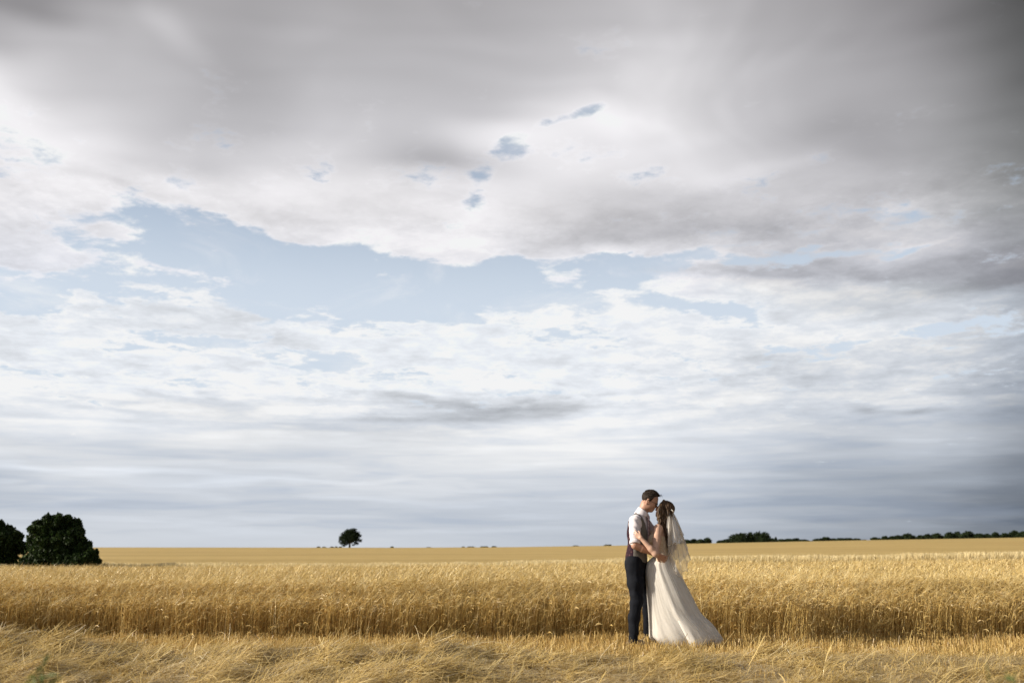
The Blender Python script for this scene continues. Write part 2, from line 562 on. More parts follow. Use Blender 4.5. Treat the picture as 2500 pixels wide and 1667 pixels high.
# ------------------------------------------------------------------ terrain
NEAR_A, NEAR_B = 12.95, 42.5            # standing wheat from its cut edge to its far end
CREST = 450.0
_hx = [at(p, y, CREST) for p, y in [(-800, 1335), (0, 1335.3), (1000, 1336.3), (1250, 1334.8), (1520, 1331), (1660, 1327), (2080, 1318.5), (2500, 1311.5), (3300, 1302)]]
_hxx = [p.x for p in _hx]
_hzz = [p.z for p in _hx]
# top of the near crop's far end, as seen: 1380 at left, 1364 at right
_nx = [at(p, y, NEAR_B) for p, y in [(-600, 1381), (0, 1380.5), (900, 1379.5), (1250, 1377), (1650, 1370), (2500, 1363.5), (3100, 1360)]]
_nxx = [p.x for p in _nx]
_nzz = [p.z - 0.68 for p in _nx]


def smooth(t):
    t = np.clip(t, 0, 1)
    return t * t * (3 - 2 * t)


def ground_z(x, y):
    x = np.asarray(x, dtype=float); y = np.asarray(y, dtype=float)
    zb = np.interp(x * NEAR_B / np.maximum(y, NEAR_B * 0.6), _nxx, _nzz)
    z1 = smooth((y - 13) / (NEAR_B - 13)) * zb
    z1 = np.where(y > NEAR_B, np.interp(x, _nxx, _nzz), z1)
    zc = np.interp(x, _hxx, _hzz)
    zm = np.interp(x, [-60, 0, 30, 120], [-0.35, -0.32, -0.10, 0.15])
    t = np.clip((y - 50) / (CREST - 50), 0, 1)
    far = zm + (zc - zm) * (t * 0.72 + 0.28 * smooth(t))
    z = np.where(y < NEAR_B + 0.5, z1, np.where(y < 50, z1 + (zm - z1) * smooth((y - NEAR_B - 0.5) / (49.5 - NEAR_B)), far))
    return np.where(y > CREST, zc - 0.012 * (y - CREST) - 3.0 * smooth((y - CREST) / 300), z)


def grid_mesh(name, xs, ys, mat, zf=None, smoothf=True):
    X, Y = np.meshgrid(xs, ys)
    Z = (zf or ground_z)(X, Y)
    V = np.stack([X, Y, Z], -1).reshape(-1, 3)
    nx, ny = len(xs), len(ys)
    i = (np.arange(ny - 1)[:, None] * nx + np.arange(nx - 1)[None, :]).ravel()
    F = np.stack([i, i + 1, i + nx + 1, i + nx], -1)
    return mesh_np(name, V, F, mat, smooth=smoothf)


_xs = np.concatenate([np.linspace(-3000, -300, 14), np.linspace(-280, -45, 30), np.linspace(-42, 42, 57), np.linspace(45, 280, 30), np.linspace(300, 3000, 14)])
_ysn = np.concatenate([[-400, -60, -10], np.linspace(0, 50.0, 51)])
o = grid_mesh('ground', _xs, _ysn, M['ground'])
tag(o, kind='structure')
_ysf = np.concatenate([np.linspace(50.0, 110, 25), np.linspace(115, 300, 28), np.linspace(310, 470, 33), np.linspace(490, 900, 14), [1200, 2000, 4000]])
o = grid_mesh('far_field', _xs, _ysf, M['field'])
tag(o, kind='structure')

# ------------------------------------------------------------------ standing wheat
def wheat(name, y0, y1, dens, halfw, seed, full=True, wmul=1.0, nclump=0):
    r = np.random.default_rng(seed)
    span = (y1 - y0)
    n = int(span * 2 * halfw((y0 + y1) / 2) * dens)
    y = y0 + span * r.random(n)
    x = (r.random(n) * 2 - 1) * halfw(y)
    # ragged cut edge
    edge = NEAR_A + 0.10 + 0.19 * fbm(x * 0.55, x * 0 + 3, 5) * 2 + 0.10 * fbm(x * 5, x * 0 + 8, 9)
    keep = y > edge
    x, y, edge = x[keep], y[keep], edge[keep]
    n = len(x)
    z = ground_z(x, y)
    big = fbm(x * 0.35, y * 0.28, 21)
    h = 0.60 + 0.07 * big + r.normal(0, 0.045, n)
    h = np.clip(h, 0.38, 0.82)
    nearf = np.clip(1 - (y - edge) / 0.5, 0, 1)
    # lean: a wind from the left, plus scatter; front stalks sag outwards, some of them broken
    lean = 0.10 + 0.10 * fbm(x * 0.5, y * 0.5, 33)
    az = r.random(n) * 2 * np.pi
    la = np.abs(r.normal(0, 0.10, n))
    dx = lean * 0.6 + la * np.cos(az)
    dy = la * np.sin(az) - nearf * np.abs(r.normal(0, 0.20, n))
    broken = (r.random(n) < 0.16 * nearf)
    dx = np.where(broken, r.normal(0, 0.9, n), dx)
    dy = np.where(broken, -np.abs(r.normal(0, 0.5, n)), dy)
    h = h * (0.66 + 0.34 * smooth((y - edge) / 1.1)) + 0.06 * r.normal(0, 1, n) * nearf
    hz = np.where(broken, h * (0.15 + 0.55 * r.random(n)), h)
    tint = np.clip(0.42 + 0.22 * r.normal(0, 1, n) + 0.12 * big, 0, 0.93)
    sa = r.random(n) * np.pi
    side = np.stack([np.cos(sa), np.sin(sa), np.zeros(n)], -1)
    start = 0.0 if full else 0.30
    k = 4 if full else 3
    ts = np.linspace(start, 1, k)
    base = np.stack([x, y, z], -1)
    hv = np.stack([dx * h, dy * h, hz], -1)
    P = base[:, None, :] + hv[:, None, :] * ts[None, :, None]
    P[:, :, 0] = base[:, None, 0] + hv[:, None, 0] * ts[None, :] ** 1.8
    P[:, :, 1] = base[:, None, 1] + hv[:, None, 1] * ts[None, :] ** 1.8
    W = np.full((n, k), 0.0022 * wmul) * (0.8 + 0.5 * r.random(n))[:, None]
    parts = [ribbons(P, W, side, tint)]
    # ear, nodding over
    nod = 0.25 + 0.9 * r.random(n) ** 1.5
    na = r.normal(0.0, 1.3, n)
    d0 = np.stack([np.cos(na) * nod + 0.2, np.sin(na) * nod, 1.0 - 0.5 * nod], -1)
    d0 /= np.linalg.norm(d0, axis=1)[:, None]
    dwn = np.stack([np.cos(na) * 0.9, np.sin(na) * 0.9, -0.25 - 0.5 * nod], -1)
    dwn /= np.linalg.norm(dwn, axis=1)[:, None]
    top = P[:, -1, :]
    L = (0.075 + 0.03 * r.random(n))
    e1 = top + d0 * (L * 0.35)[:, None]
    e2 = e1 + (d0 * 0.5 + dwn * 0.5) * (L * 0.4)[:, None]
    e3 = e2 + (d0 * 0.25 + dwn * 0.75) * (L * 0.4)[:, None]
    E = np.stack([top, e1, e2, e3], 1)
    EW = np.array([0.0022, 0.0055, 0.0050, 0.0012])[None, :] * wmul * (0.8 + 0.5 * r.random(n))[:, None]
    et = np.clip(tint + 0.16 + r.normal(0, 0.12, n), 0, 1)
    parts.append(ribbons(E, EW, side, et))
    side2 = np.cross(d0, side); side2 /= np.linalg.norm(side2, axis=1)[:, None] + 1e-6
    if full:
        parts.append(ribbons(E, EW, side2, et))
    # awns, fine and pale, past the ear
    for _ in range(3 if full else 1):
        aw = r.normal(0, 0.22, (n, 3))
        tip = e2 + (dwn * 0.3 + d0 * 0.7 + aw) * (0.11 + 0.05 * r.random(n))[:, None]
        A = np.stack([e1, (e1 + tip) / 2 + d0 * 0.008, tip], 1)
        AW = np.array([0.0011, 0.0011, 0.0005])[None, :] * wmul * np.ones((n, 1))
        parts.append(ribbons(A, AW, side, np.clip(et + 0.12, 0, 1)))
    if full:      # a dry leaf on many of the stalks
        m_ = r.random(n) < 0.7
        q = m_.nonzero()[0]
        t0 = 0.25 + 0.5 * r.random(len(q))
        s0 = base[q] + hv[q] * t0[:, None]
        a2 = r.random(len(q)) * 2 * np.pi
        out = np.stack([np.cos(a2), np.sin(a2), np.zeros(len(q))], -1)
        ll = 0.10 + 0.14 * r.random(len(q))
        s1 = s0 + (out * 0.4 + np.array([0, 0, 0.6])) * ll[:, None] * 0.6
        s2 = s1 + (out * 0.7 + np.array([0, 0, -0.5])) * ll[:, None] * 0.6
        LP = np.stack([s0, s1, s2], 1)
        LW = np.array([0.003, 0.004, 0.001])[None, :] * np.ones((len(q), 1))
        sd = np.cross(out, np.array([0, 0, 1.0]))
        parts.append(ribbons(LP, LW, sd, np.clip(tint[q] - 0.1, 0, 1)))
    V, F, T = merge(parts)
    return mesh_np(name, V, F, M['wheat'], tint=T)


HW = lambda y: y * 0.52 * 1.08 + 0.6
o = wheat('standing_wheat', NEAR_A - 0.2, 15.0, 820, HW, 1, True, 1.0)
tag(o, 'front rows of ripe golden wheat at the cut edge behind the couple', 'wheat', kind='stuff')
o = wheat('standing_wheat', 15.0, 22.0, 250, HW, 2, False, 1.35)
tag(o, 'ripe golden wheat in the middle of the near field', 'wheat', kind='stuff')
o = wheat('standing_wheat', 22.0, NEAR_B, 95, HW, 3, False, 2.3)
tag(o, 'ripe golden wheat at the far end of the near field', 'wheat', kind='stuff')


# ------------------------------------------------------------------ pale grass strip between the two fields
def grass_strip():
    r = np.random.default_rng(5)
    n = 46000
    x = -34 + 68 * r.random(n)
    y0 = 46.5
    y = y0 + 3.0 * r.random(n)
    s = x / 48.0
    px = 1250 + 2430.6 * s * 1.0
    top = np.interp(px, [-400, 0, 600, 1000, 1250, 1650, 2080, 2500, 3000], [1373, 1373.5, 1375, 1374, 1369, 1358, 1352.5, 1344.5, 1338])
    v = (833.5 - top) / 2430.6
    dyy = math.cos(PITCH) - v * math.sin(PITCH); dzz = math.sin(PITCH) + v * math.cos(PITCH)
    ztop = CAM_H + dzz / dyy * 48.0
    z = ground_z(x, y)
    h = np.maximum(ztop - z, 0.25)
    h = h * (1.0 - 0.25 * r.random(n) ** 2) + 0.05 * vnoise(x * 0.8, y * 0.6, 3) + 0.04 * vnoise(x * 3, y, 4)
    lx = 0.12 + 0.1 * r.normal(0, 1, n); ly = 0.1 * r.normal(0, 1, n)
    ts = np.array([0.0, 0.55, 1.0])
    base = np.stack([x, y, z], -1)
    P = base[:, None, :] + np.stack([lx * h, ly * h, h], -1)[:, None, :] * ts[None, :, None]
    W = np.array([0.012, 0.014, 0.005])[None, :] * np.ones((n, 1))
    sa = r.random(n) * np.pi
    side = np.stack([np.cos(sa), np.sin(sa), np.zeros(n)], -1)
    t = np.clip(0.5 + 0.25 * r.normal(0, 1, n), 0, 1)
    V, F, T = ribbons(P, W, side, t)
    return mesh_np('grass_strip', V, F, M['pale_grass'], tint=T)


tag(grass_strip(), 'pale bleached grass strip along the far end of the near wheat', 'grass', kind='stuff')

# ------------------------------------------------------------------ stubble
def stubble():
    r = np.random.default_rng(8)
    rows = np.arange(8.6, 13.1, 0.125)
    X, Y = [], []
    for k_, yy in enumerate(rows):
        w = 0.5 * yy * 1.2 + 0.8
        m_ = int(2 * w * 135)
        xx = (r.random(m_) * 2 - 1) * w
        X.append(xx); Y.append(yy + r.normal(0, 0.022, m_))
    x = np.concatenate(X); y = np.concatenate(Y)
    n = len(x)
    z = ground_z(x, y)
    h = np.clip(0.078 + 0.03 * r.normal(0, 1, n) + 0.025 * fbm(x * 1.2, y * 1.2, 44), 0.03, 0.17)
    lx = 0.03 + r.normal(0, 0.14, n); ly = r.normal(0, 0.14, n)
    base = np.stack([x, y, z], -1)
    P = np.stack([base, base + np.stack([lx * h, ly * h, h], -1)], 1)
    W = np.full((n, 2), 0.0022) * (0.7 + 0.6 * r.random(n))[:, None]
    sa = r.random(n) * np.pi
    side = np.stack([np.cos(sa), np.sin(sa), np.zeros(n)], -1)
    t = np.clip(0.5 + 0.25 * r.normal(0, 1, n), 0, 1)
    parts = [ribbons(P, W, side, t)]
    # litter lying between the rows
    m2 = 16000
    x = (r.random(m2) * 2 - 1) * 7.6; y = 8.4 + 4.7 * r.random(m2)
    z = ground_z(x, y) + 0.006 + 0.05 * r.random(m2) ** 3
    a = r.random(m2) * 2 * np.pi
    L = 0.04 + 0.12 * r.random(m2) ** 2
    d = np.stack([np.cos(a), np.sin(a), r.normal(0, 0.12, m2)], -1) * L[:, None]
    b = np.stack([x, y, z], -1)
    P = np.stack([b - d / 2, b + d / 2], 1)
    side = np.stack([-np.sin(a), np.cos(a), np.zeros(m2)], -1)
    parts.append(ribbons(P, np.full((m2, 2), 0.0028), side, np.clip(0.6 + 0.3 * r.normal(0, 1, m2), 0, 1)))
    V, F, T = merge(parts)
    return mesh_np('stubble', V, F, M['stubble'], tint=T)


tag(stubble(), 'short cut golden stubble between the straw row and the standing wheat', 'stubble', kind='stuff')

# ------------------------------------------------------------------ windrow of cut straw in the foreground
_wp = [(-500, 1560), (-100, 1557), (0, 1556), (100, 1557), (204, 1570), (272, 1582), (340, 1589), (442, 1593), (544, 1589), (646, 1583), (748, 1592), (800, 1588), (902, 1582), (1004, 1572),
       (1106, 1571), (1191, 1588), (1225, 1601), (1344, 1602), (1446, 1608), (1531, 1612), (1600, 1596), (1700, 1595), (1768, 1607), (1836, 1611), (1870, 1603), (1921, 1589),
       (1972, 1593), (2040, 1617), (2108, 1613), (2244, 1609), (2380, 1614), (2500, 1598), (2600, 1600), (3000, 1605)]
_wc = [at(p, y, 10.0) for p, y in _wp]
_wcx = [p.x for p in _wc]
_wcz = [p.z for p in _wc]


def row_z(x, y):
    """surface of the straw row"""
    crest = np.interp(x, _wcx, _wcz) - 0.045
    prof = np.where(y < 10.0, 1 - smooth((9.95 - y) / 2.6) * 0.5, 1 - smooth((y - 9.95) / 0.95))
    clump = 0.115 * fbm(x * 1.7, y * 2.4, 71, 3) + 0.085 * fbm(x * 4.2, y * 5.6, 72, 2)
    lump = np.abs(vnoise(x * 2.7 + 5, y * 3.4, 73)) ** 0.7 * 0.06
    fade = np.where(y < 10.0, 1.0, np.clip(1 - (y - 9.95) / 0.9, 0, 1))
    return np.maximum(crest * prof + (clump + lump - 0.03) * fade, np.where(y < 10.15, 0.060 + 0.03 * vnoise(x * 2.2, y * 3, 75), 0.0)) + 0.004


def windrow():
    r = np.random.default_rng(12)
    root = empty('straw_row', (0, 9.5, 0))
    xs = np.linspace(-7.2, 7.2, 480)
    ys = np.linspace(7.2, 10.95, 120)
    X, Y = np.meshgrid(xs, ys)
    Z = row_z(X, Y) - 0.015
    V = np.stack([X, Y - 9.5, Z], -1).reshape(-1, 3)
    nx, ny = len(xs), len(ys)
    i = (np.arange(ny - 1)[:, None] * nx + np.arange(nx - 1)[None, :]).ravel()
    F = np.stack([i, i + 1, i + nx + 1, i + nx], -1)
    core = mesh_np('straw_core', V, F, M['straw'], parent=root, smooth=True, tint=np.full(len(V), 0.12))
    core['kind'] = 'stuff'
    n = 150000
    x = (r.random(n) * 2 - 1) * 7.0
    y = 7.25 + 3.65 * r.random(n) ** 0.8
    e = 0.03
    z = row_z(x, y)
    gx = (row_z(x + e, y) - row_z(x - e, y)) / (2 * e)
    gy = (row_z(x, y + e) - row_z(x, y - e)) / (2 * e)
    # locally combed directions, mostly along the row
    a = fbm(x * 1.1, y * 1.6, 81) * 1.6 + r.normal(0, 1.05, n)
    L = 0.07 + 0.30 * r.random(n) ** 1.6
    dx = np.cos(a); dy = np.sin(a)
    rise = gx * dx + gy * dy
    stick = np.where(r.random(n) < 0.03, np.abs(r.normal(0, 0.5, n)), r.normal(0.01, 0.06, n))
    d = np.stack([dx, dy, rise * 0.9 + stick], -1)
    d /= np.linalg.norm(d, axis=1)[:, None]
    b = np.stack([x, y - 9.5, z + 0.002 + 0.028 * r.random(n) ** 1.5 + 0.012 * (y < 10.2)], -1)
    bend = r.normal(0, 0.045, (n, 3)) * L[:, None]
    ts = np.array([0.0, 0.35, 0.7, 1.0])
    P = b[:, None, :] + d[:, None, :] * (L[:, None] * ts[None, :])[:, :, None] + bend[:, None, :] * (4 * ts * (1 - ts))[None, :, None]
    wd = np.where(r.random(n) < 0.08, 0.0040, 0.0021) * (0.7 + 0.6 * r.random(n))
    W = wd[:, None] * np.array([1, 1, 1, 0.7])[None, :]
    up = np.stack([-gx, -gy, np.ones(n)], -1)
    side = np.cross(d, up); side /= np.linalg.norm(side, axis=1)[:, None]
    t = np.clip(0.42 + 0.22 * r.normal(0, 1, n), 0, 1)
    t = np.where(r.random(n) < 0.035, 0.97, t)
    V, F, T = ribbons(P, W, side, t)
    o = mesh_np('loose_straw', V, F, M['straw'], parent=root, tint=T)
    o['kind'] = 'stuff'
    return root


tag(windrow(), 'long heaped row of cut pale straw across the foreground', 'straw', kind='stuff')


# a few single straws that stand out of the row against the wheat
def tube(path, rad, sides=6):
    path = [Vector(p) for p in path]
    V, F = [], []
    for i, p in enumerate(path):
        d = (path[min(i + 1, len(path) - 1)] - path[max(i - 1, 0)]).normalized()
        a = d.orthogonal().normalized()
        if i and abs(d.dot(prev)) < 0.999:
            a = (prev_a - d * prev_a.dot(d)).normalized()
        b = d.cross(a)
        prev, prev_a = d, a
        rr = rad[i] if isinstance(rad, (list, tuple)) else rad
        for k in range(sides):
            th = 2 * math.pi * k / sides
            V.append(p + (a * math.cos(th) + b * math.sin(th)) * rr)
    for i in range(len(path) - 1):
        for k in range(sides):
            q = i * sides + k; w = i * sides + (k + 1) % sides
            F.append((q, w, w + sides, q + sides))
    return np.array([tuple(v) for v in V]), np.array(F)


STRAWS = [
    ((1115, 1570, 1150, 1549), (10.2, 10.3), 'slanting bright straw standing right of the central straw mound'),
    ((1120, 1574, 1200, 1561), (10.1, 10.2), 'nearly level long straw pointing right from the central mound'),
    ((1028, 1572, 1013, 1526), (10.1, 10.2), 'tallest upright stalk above the central straw mound'),
    ((845, 1588, 852, 1550), (10.0, 10.1), 'upright leaf of straw at the left foot of the central mound'),
    ((1268, 1614, 1270, 1592), (9.9, 9.95), 'short white straw end sticking up from the dip right of centre'),
    ((415, 1590, 428, 1572), (10.0, 10.0), 'pale broken straw tip leaning right on the left straw heap'),
    ((558, 1580, 562, 1521), (10.3, 10.4), 'thin upright stem before the dark wheat edge, left of centre'),
    ((1935, 1586, 1950, 1560), (10.1, 10.1), 'leaning straw on the mound below the end of the bridal train'),
]
for (x0, y0, x1, y1), (ya, yb), lab in STRAWS:
    p0 = at(x0, y0, ya); p1 = at(x1, y1, yb)
    p0 = p0 - (p1 - p0) * 0.35
    mid = (p0 + p1) / 2 + Vector((random.uniform(-1, 1), 0, random.uniform(0, 1))) * (p1 - p0).length * 0.06
    v, f = tube([p0, (p0 + mid) / 2, mid, (mid + p1) / 2 + Vector((0.004, 0, 0.004)), p1], [0.0035, 0.0033, 0.003, 0.0028, 0.002])
    o = mesh_np('stray_straw', v - np.array(p0), f, M['straw'], tint=np.full(len(v), 0.88), loc=p0)
    tag(o, lab, 'straw stalk', 'single straws standing out of the straw row')


# ------------------------------------------------------------------ trees and bushes
def b_bark(g):
    pos = g.n('ShaderNodeNewGeometry').outputs['Position']
    c = g.ramp(g.noise(pos, 12.0, 4.0, 0.6), [(0.3, (0.035, 0.026, 0.018)), (0.7, (0.09, 0.07, 0.05))])
    return principled(g, c, 0.95, spec=0.1), None


M['bark'] = material('bark', b_bark)
M['leaf'] = blade_material('hedge_leaf', [(0.0, (0.014, 0.026, 0.008)), (0.5, (0.030, 0.058, 0.014)), (1.0, (0.075, 0.120, 0.030))], 0.22, 0.6, 0.2)
M['far_leaf'] = blade_material('far_leaf', [(0.0, (0.012, 0.020, 0.010)), (0.5, (0.020, 0.033, 0.014)), (1.0, (0.045, 0.062, 0.024))], 0.12, 0.7, 0.1)


def leaf_cloud(r, centres, radii, n, size, flat=0.35, shell=0.5):
    """leaf-sized faces spread through clumps; centres (m,3), radii (m,3)"""
    vol = radii.prod(1) ** 0.67
    k = r.choice(len(centres), n, p=vol / vol.sum())
    d = r.normal(0, 1, (n, 3)); d /= np.linalg.norm(d, axis=1)[:, None]
    rad = 1 - (1 - shell) * r.random(n) ** 0.7
    rad *= 1 + 0.12 * np.minimum(np.abs(r.normal(0, 1, n)), 1.6) * (r.random(n) < 0.25)
    c = centres[k] + d * radii[k] * rad[:, None]
    u = r.normal(0, 1, (n, 3)); u /= np.linalg.norm(u, axis=1)[:, None]
    w = np.cross(u, r.normal(0, 1, (n, 3))); w /= np.linalg.norm(w, axis=1)[:, None]
    s = size * (0.6 + 0.8 * r.random(n))[:, None]
    V = np.stack([c - u * s, c + w * s * 0.5, c + u * s, c - w * s * 0.5], 1).reshape(-1, 3)
    F = np.arange(n * 4).reshape(-1, 4)
    t = np.clip(0.35 + 0.25 * r.normal(0, 1, n) + 0.25 * vnoise(c[:, 0] / size / 6, c[:, 2] / size / 6, 5), 0, 1)
    return V, F, np.repeat(t, 4)


def branch_mesh(specs, sides=6):
    V, F, n = [], [], 0
    for path, rad in specs:
        v, f = tube(path, rad, sides)
        V.append(v); F.append(f + n); n += len(v)
    return np.concatenate(V), np.concatenate(F)


def bush(name, px0, px1, ptop, Y, lumps, seed, label, n, leaf, dens=1.0, stems=7, base_drop=0.0):
    """lumps: (fx 0..1 across, fz 0..1 up, radius as fraction of half width)"""
    r = np.random.default_rng(seed)
    A = at(px0, ptop, Y); B = at(px1, ptop, Y)
    cx = (A.x + B.x) / 2; hw = (B.x - A.x) / 2
    g0 = float(ground_z(cx, Y))
    H = A.z - g0
    root = empty(name, (cx, Y, g0))
    C, R = [], []
    for fx, fz, rr in lumps:
        cc = np.array([(fx * 2 - 1) * hw, r.uniform(-0.3, 0.3) * hw, fz * H])
        R0 = rr * hw
        C.append(cc); R.append([R0, R0, R0 * 0.9])
        for _ in range(14):                       # sprays that break the outline
            d = r.normal(0, 1, 3); d /= np.linalg.norm(d); d[2] = abs(d[2]) * 0.9 if r.random() < 0.8 else d[2]
            C.append(cc + d * R0 * r.uniform(0.92, 1.06)); s = min(R0, 0.6) * r.uniform(0.14, 0.36)
            R.append([s, s, s * r.uniform(0.8, 1.6)])
    C = np.array(C); R = np.array(R)
    keep = C[:, 2] + R[:, 2] > 0
    C, R = C[keep], R[keep]
    V, F, T = leaf_cloud(r, C, R, n, leaf)
    V[:, 2] = np.maximum(V[:, 2], 0.02)
    cr = mesh_np('crown', V, F, M['leaf'], parent=root, tint=T)
    cr['kind'] = 'stuff'
    specs = []
    for i in range(stems):
        a = r.uniform(-1, 1)
        top = C[r.integers(0, len(lumps) * 10) % len(C)]
        p0 = Vector((a * hw * 0.35, r.uniform(-0.2, 0.2) * hw, -0.05))
        p2 = Vector(top)
        p1 = (p0 + p2) / 2 + Vector((a * hw * 0.1, 0, H * 0.05))
        specs.append(([p0, (p0 + p1) / 2, p1, (p1 + p2) / 2, p2], [0.07, 0.06, 0.045, 0.03, 0.012]))
    v, f = branch_mesh(specs)
    mesh_np('trunk', v, f, M['bark'], parent=root, smooth=True)
    tag(root, label, 'bush')
    return root


bush('hawthorn_bush', 70, 218, 1254, 46.8,
     [(0.16, 0.42, 0.32), (0.20, 0.62, 0.30), (0.84, 0.66, 0.26), (0.30, 0.80, 0.26), (0.50, 0.50, 0.74), (0.32, 0.50, 0.58), (0.70, 0.55, 0.56), (0.42, 0.70, 0.52), (0.62, 0.74, 0.48), (0.26, 0.26, 0.52), (0.78, 0.26, 0.50), (0.5, 0.18, 0.8), (0.90, 0.52, 0.24), (0.10, 0.12, 0.28), (0.50, 0.84, 0.34), (0.28, 0.74, 0.32), (0.74, 0.80, 0.28)],
     31, 'tall dark green bush, largest one standing in the field at left', 52000, 0.075)
bush('hawthorn_bush', 176, 250, 1318, 46.0,
     [(0.35, 0.45, 0.70), (0.62, 0.42, 0.66), (0.30, 0.74, 0.45), (0.72, 0.66, 0.36), (0.5, 0.14, 0.70), (0.86, 0.22, 0.34)],
     32, 'low rounded green bush at the right foot of the largest bush', 22000, 0.062)
bush('hawthorn_bush', -120, 74, 1266, 48.0,
     [(0.50, 0.50, 0.70), (0.68, 0.66, 0.42), (0.84, 0.64, 0.26), (0.30, 0.50, 0.50), (0.62, 0.28, 0.44), (0.4, 0.8, 0.30), (0.92, 0.50, 0.16), (0.64, 0.84, 0.22), (0.2, 0.3, 0.44), (0.7, 0.12, 0.36), (0.78, 0.45, 0.26)],
     33, 'dark green bush cut off by the left edge of the photo', 46000, 0.075)


def tree(name, px, pbase, ptop, pw, Y, seed, label, cat='tree', group=None, blobs=None, trunk=0.22, n=1600, leaf=0.32, bottom=0.1, gz=None):
    r = np.random.default_rng(seed)
    b = at(px, pbase, Y); t = at(px, ptop, Y)
    hw = pw / 2 / 2430.6 * Y
    g0 = float(ground_z(b.x, Y)) if gz is None else gz
    root = empty(name, (b.x, Y, g0))
    H = t.z - g0
    vis = t.z - b.z                               # what stands above the brow
    off = H - vis
    C, R = [], []
    if blobs is None:
        blobs = [(0.0, 0.52, 0.78, 0.42)] + [(r.uniform(-0.55, 0.55), r.uniform(0.35, 0.80), r.uniform(0.35, 0.5), r.uniform(0.18, 0.28)) for _ in range(7)]
    for fx, fz, rx, rz in blobs:
        C.append([fx * hw, r.uniform(-0.25, 0.25) * hw, off + fz * vis]); R.append([rx * hw, rx * hw, rz * vis])
        for _ in range(3):
            d = r.normal(0, 1, 3); d /= np.linalg.norm(d)
            C.append([fx * hw + d[0] * rx * hw * 0.85, d[1] * rx * hw * 0.8, off + fz * vis + d[2] * rz * vis * 0.85])
            R.append([rx * hw * 0.3, rx * hw * 0.3, rz * vis * 0.28])
    C = np.array(C); R = np.array(R)
    V, F, T = leaf_cloud(r, C, R, n, leaf, shell=0.35)
    V[:, 2] = np.minimum(np.maximum(V[:, 2], -0.4), H * 1.03)
    mesh_np('crown', V, F, M['far_leaf'], parent=root, tint=T)
    specs = [([Vector((0, 0, -0.2)), Vector((0.02 * hw, 0, off + vis * 0.2)), Vector((0.0, 0, off + vis * 0.55))], [trunk * 1.25, trunk, trunk * 0.5])]
    for c in C[::4]:
        a = Vector((0, 0, off + vis * 0.25))
        specs.append(([a, (a + Vector(c)) / 2 + Vector((0, 0, vis * 0.04)), Vector(c)], [trunk * 0.5, trunk * 0.32, trunk * 0.1]))
    v, f = branch_mesh(specs, 5)
    mesh_np('trunk', v, f, M['bark'], parent=root, smooth=True)
    return tag(root, label, cat, group)


# the lone oak on the brow: display px 777-831, 1212-1254
_s = 0.5 / 0.47
tree('oak_tree', 853.5, 1336.5, 1287.5, 60, 440, 41, 'lone round oak tree on the bare horizon left of centre',
     blobs=[(-0.02, 0.48, 0.86, 0.30), (-0.40, 0.50, 0.50, 0.28), (0.42, 0.52, 0.48, 0.26), (0.02, 0.70, 0.62, 0.22), (0.10, 0.82, 0.40, 0.15), (-0.35, 0.70, 0.36, 0.15), (-0.68, 0.50, 0.28, 0.16), (-0.62, 0.27, 0.32, 0.14), (0.50, 0.72, 0.36, 0.13),
            (0.70, 0.60, 0.24, 0.09), (0.35, 0.40, 0.50, 0.12), (0.78, 0.34, 0.24, 0.07), (0.50, 0.22, 0.26, 0.08), (-0.30, 0.22, 0.36, 0.10), (-0.45, 0.10, 0.20, 0.06), (0.28, 0.14, 0.16, 0.05), (0.30, 0.90, 0.26, 0.08), (-0.2, 0.84, 0.3, 0.09)],
     trunk=0.38, n=10000, leaf=0.24)


def base_y(px):
    return float(np.interp(px, [0, 1000, 1250, 1520, 1660, 2080, 2500], [1335.3, 1336.3, 1334.8, 1331, 1327, 1318.5, 1311.5])) + 0.8


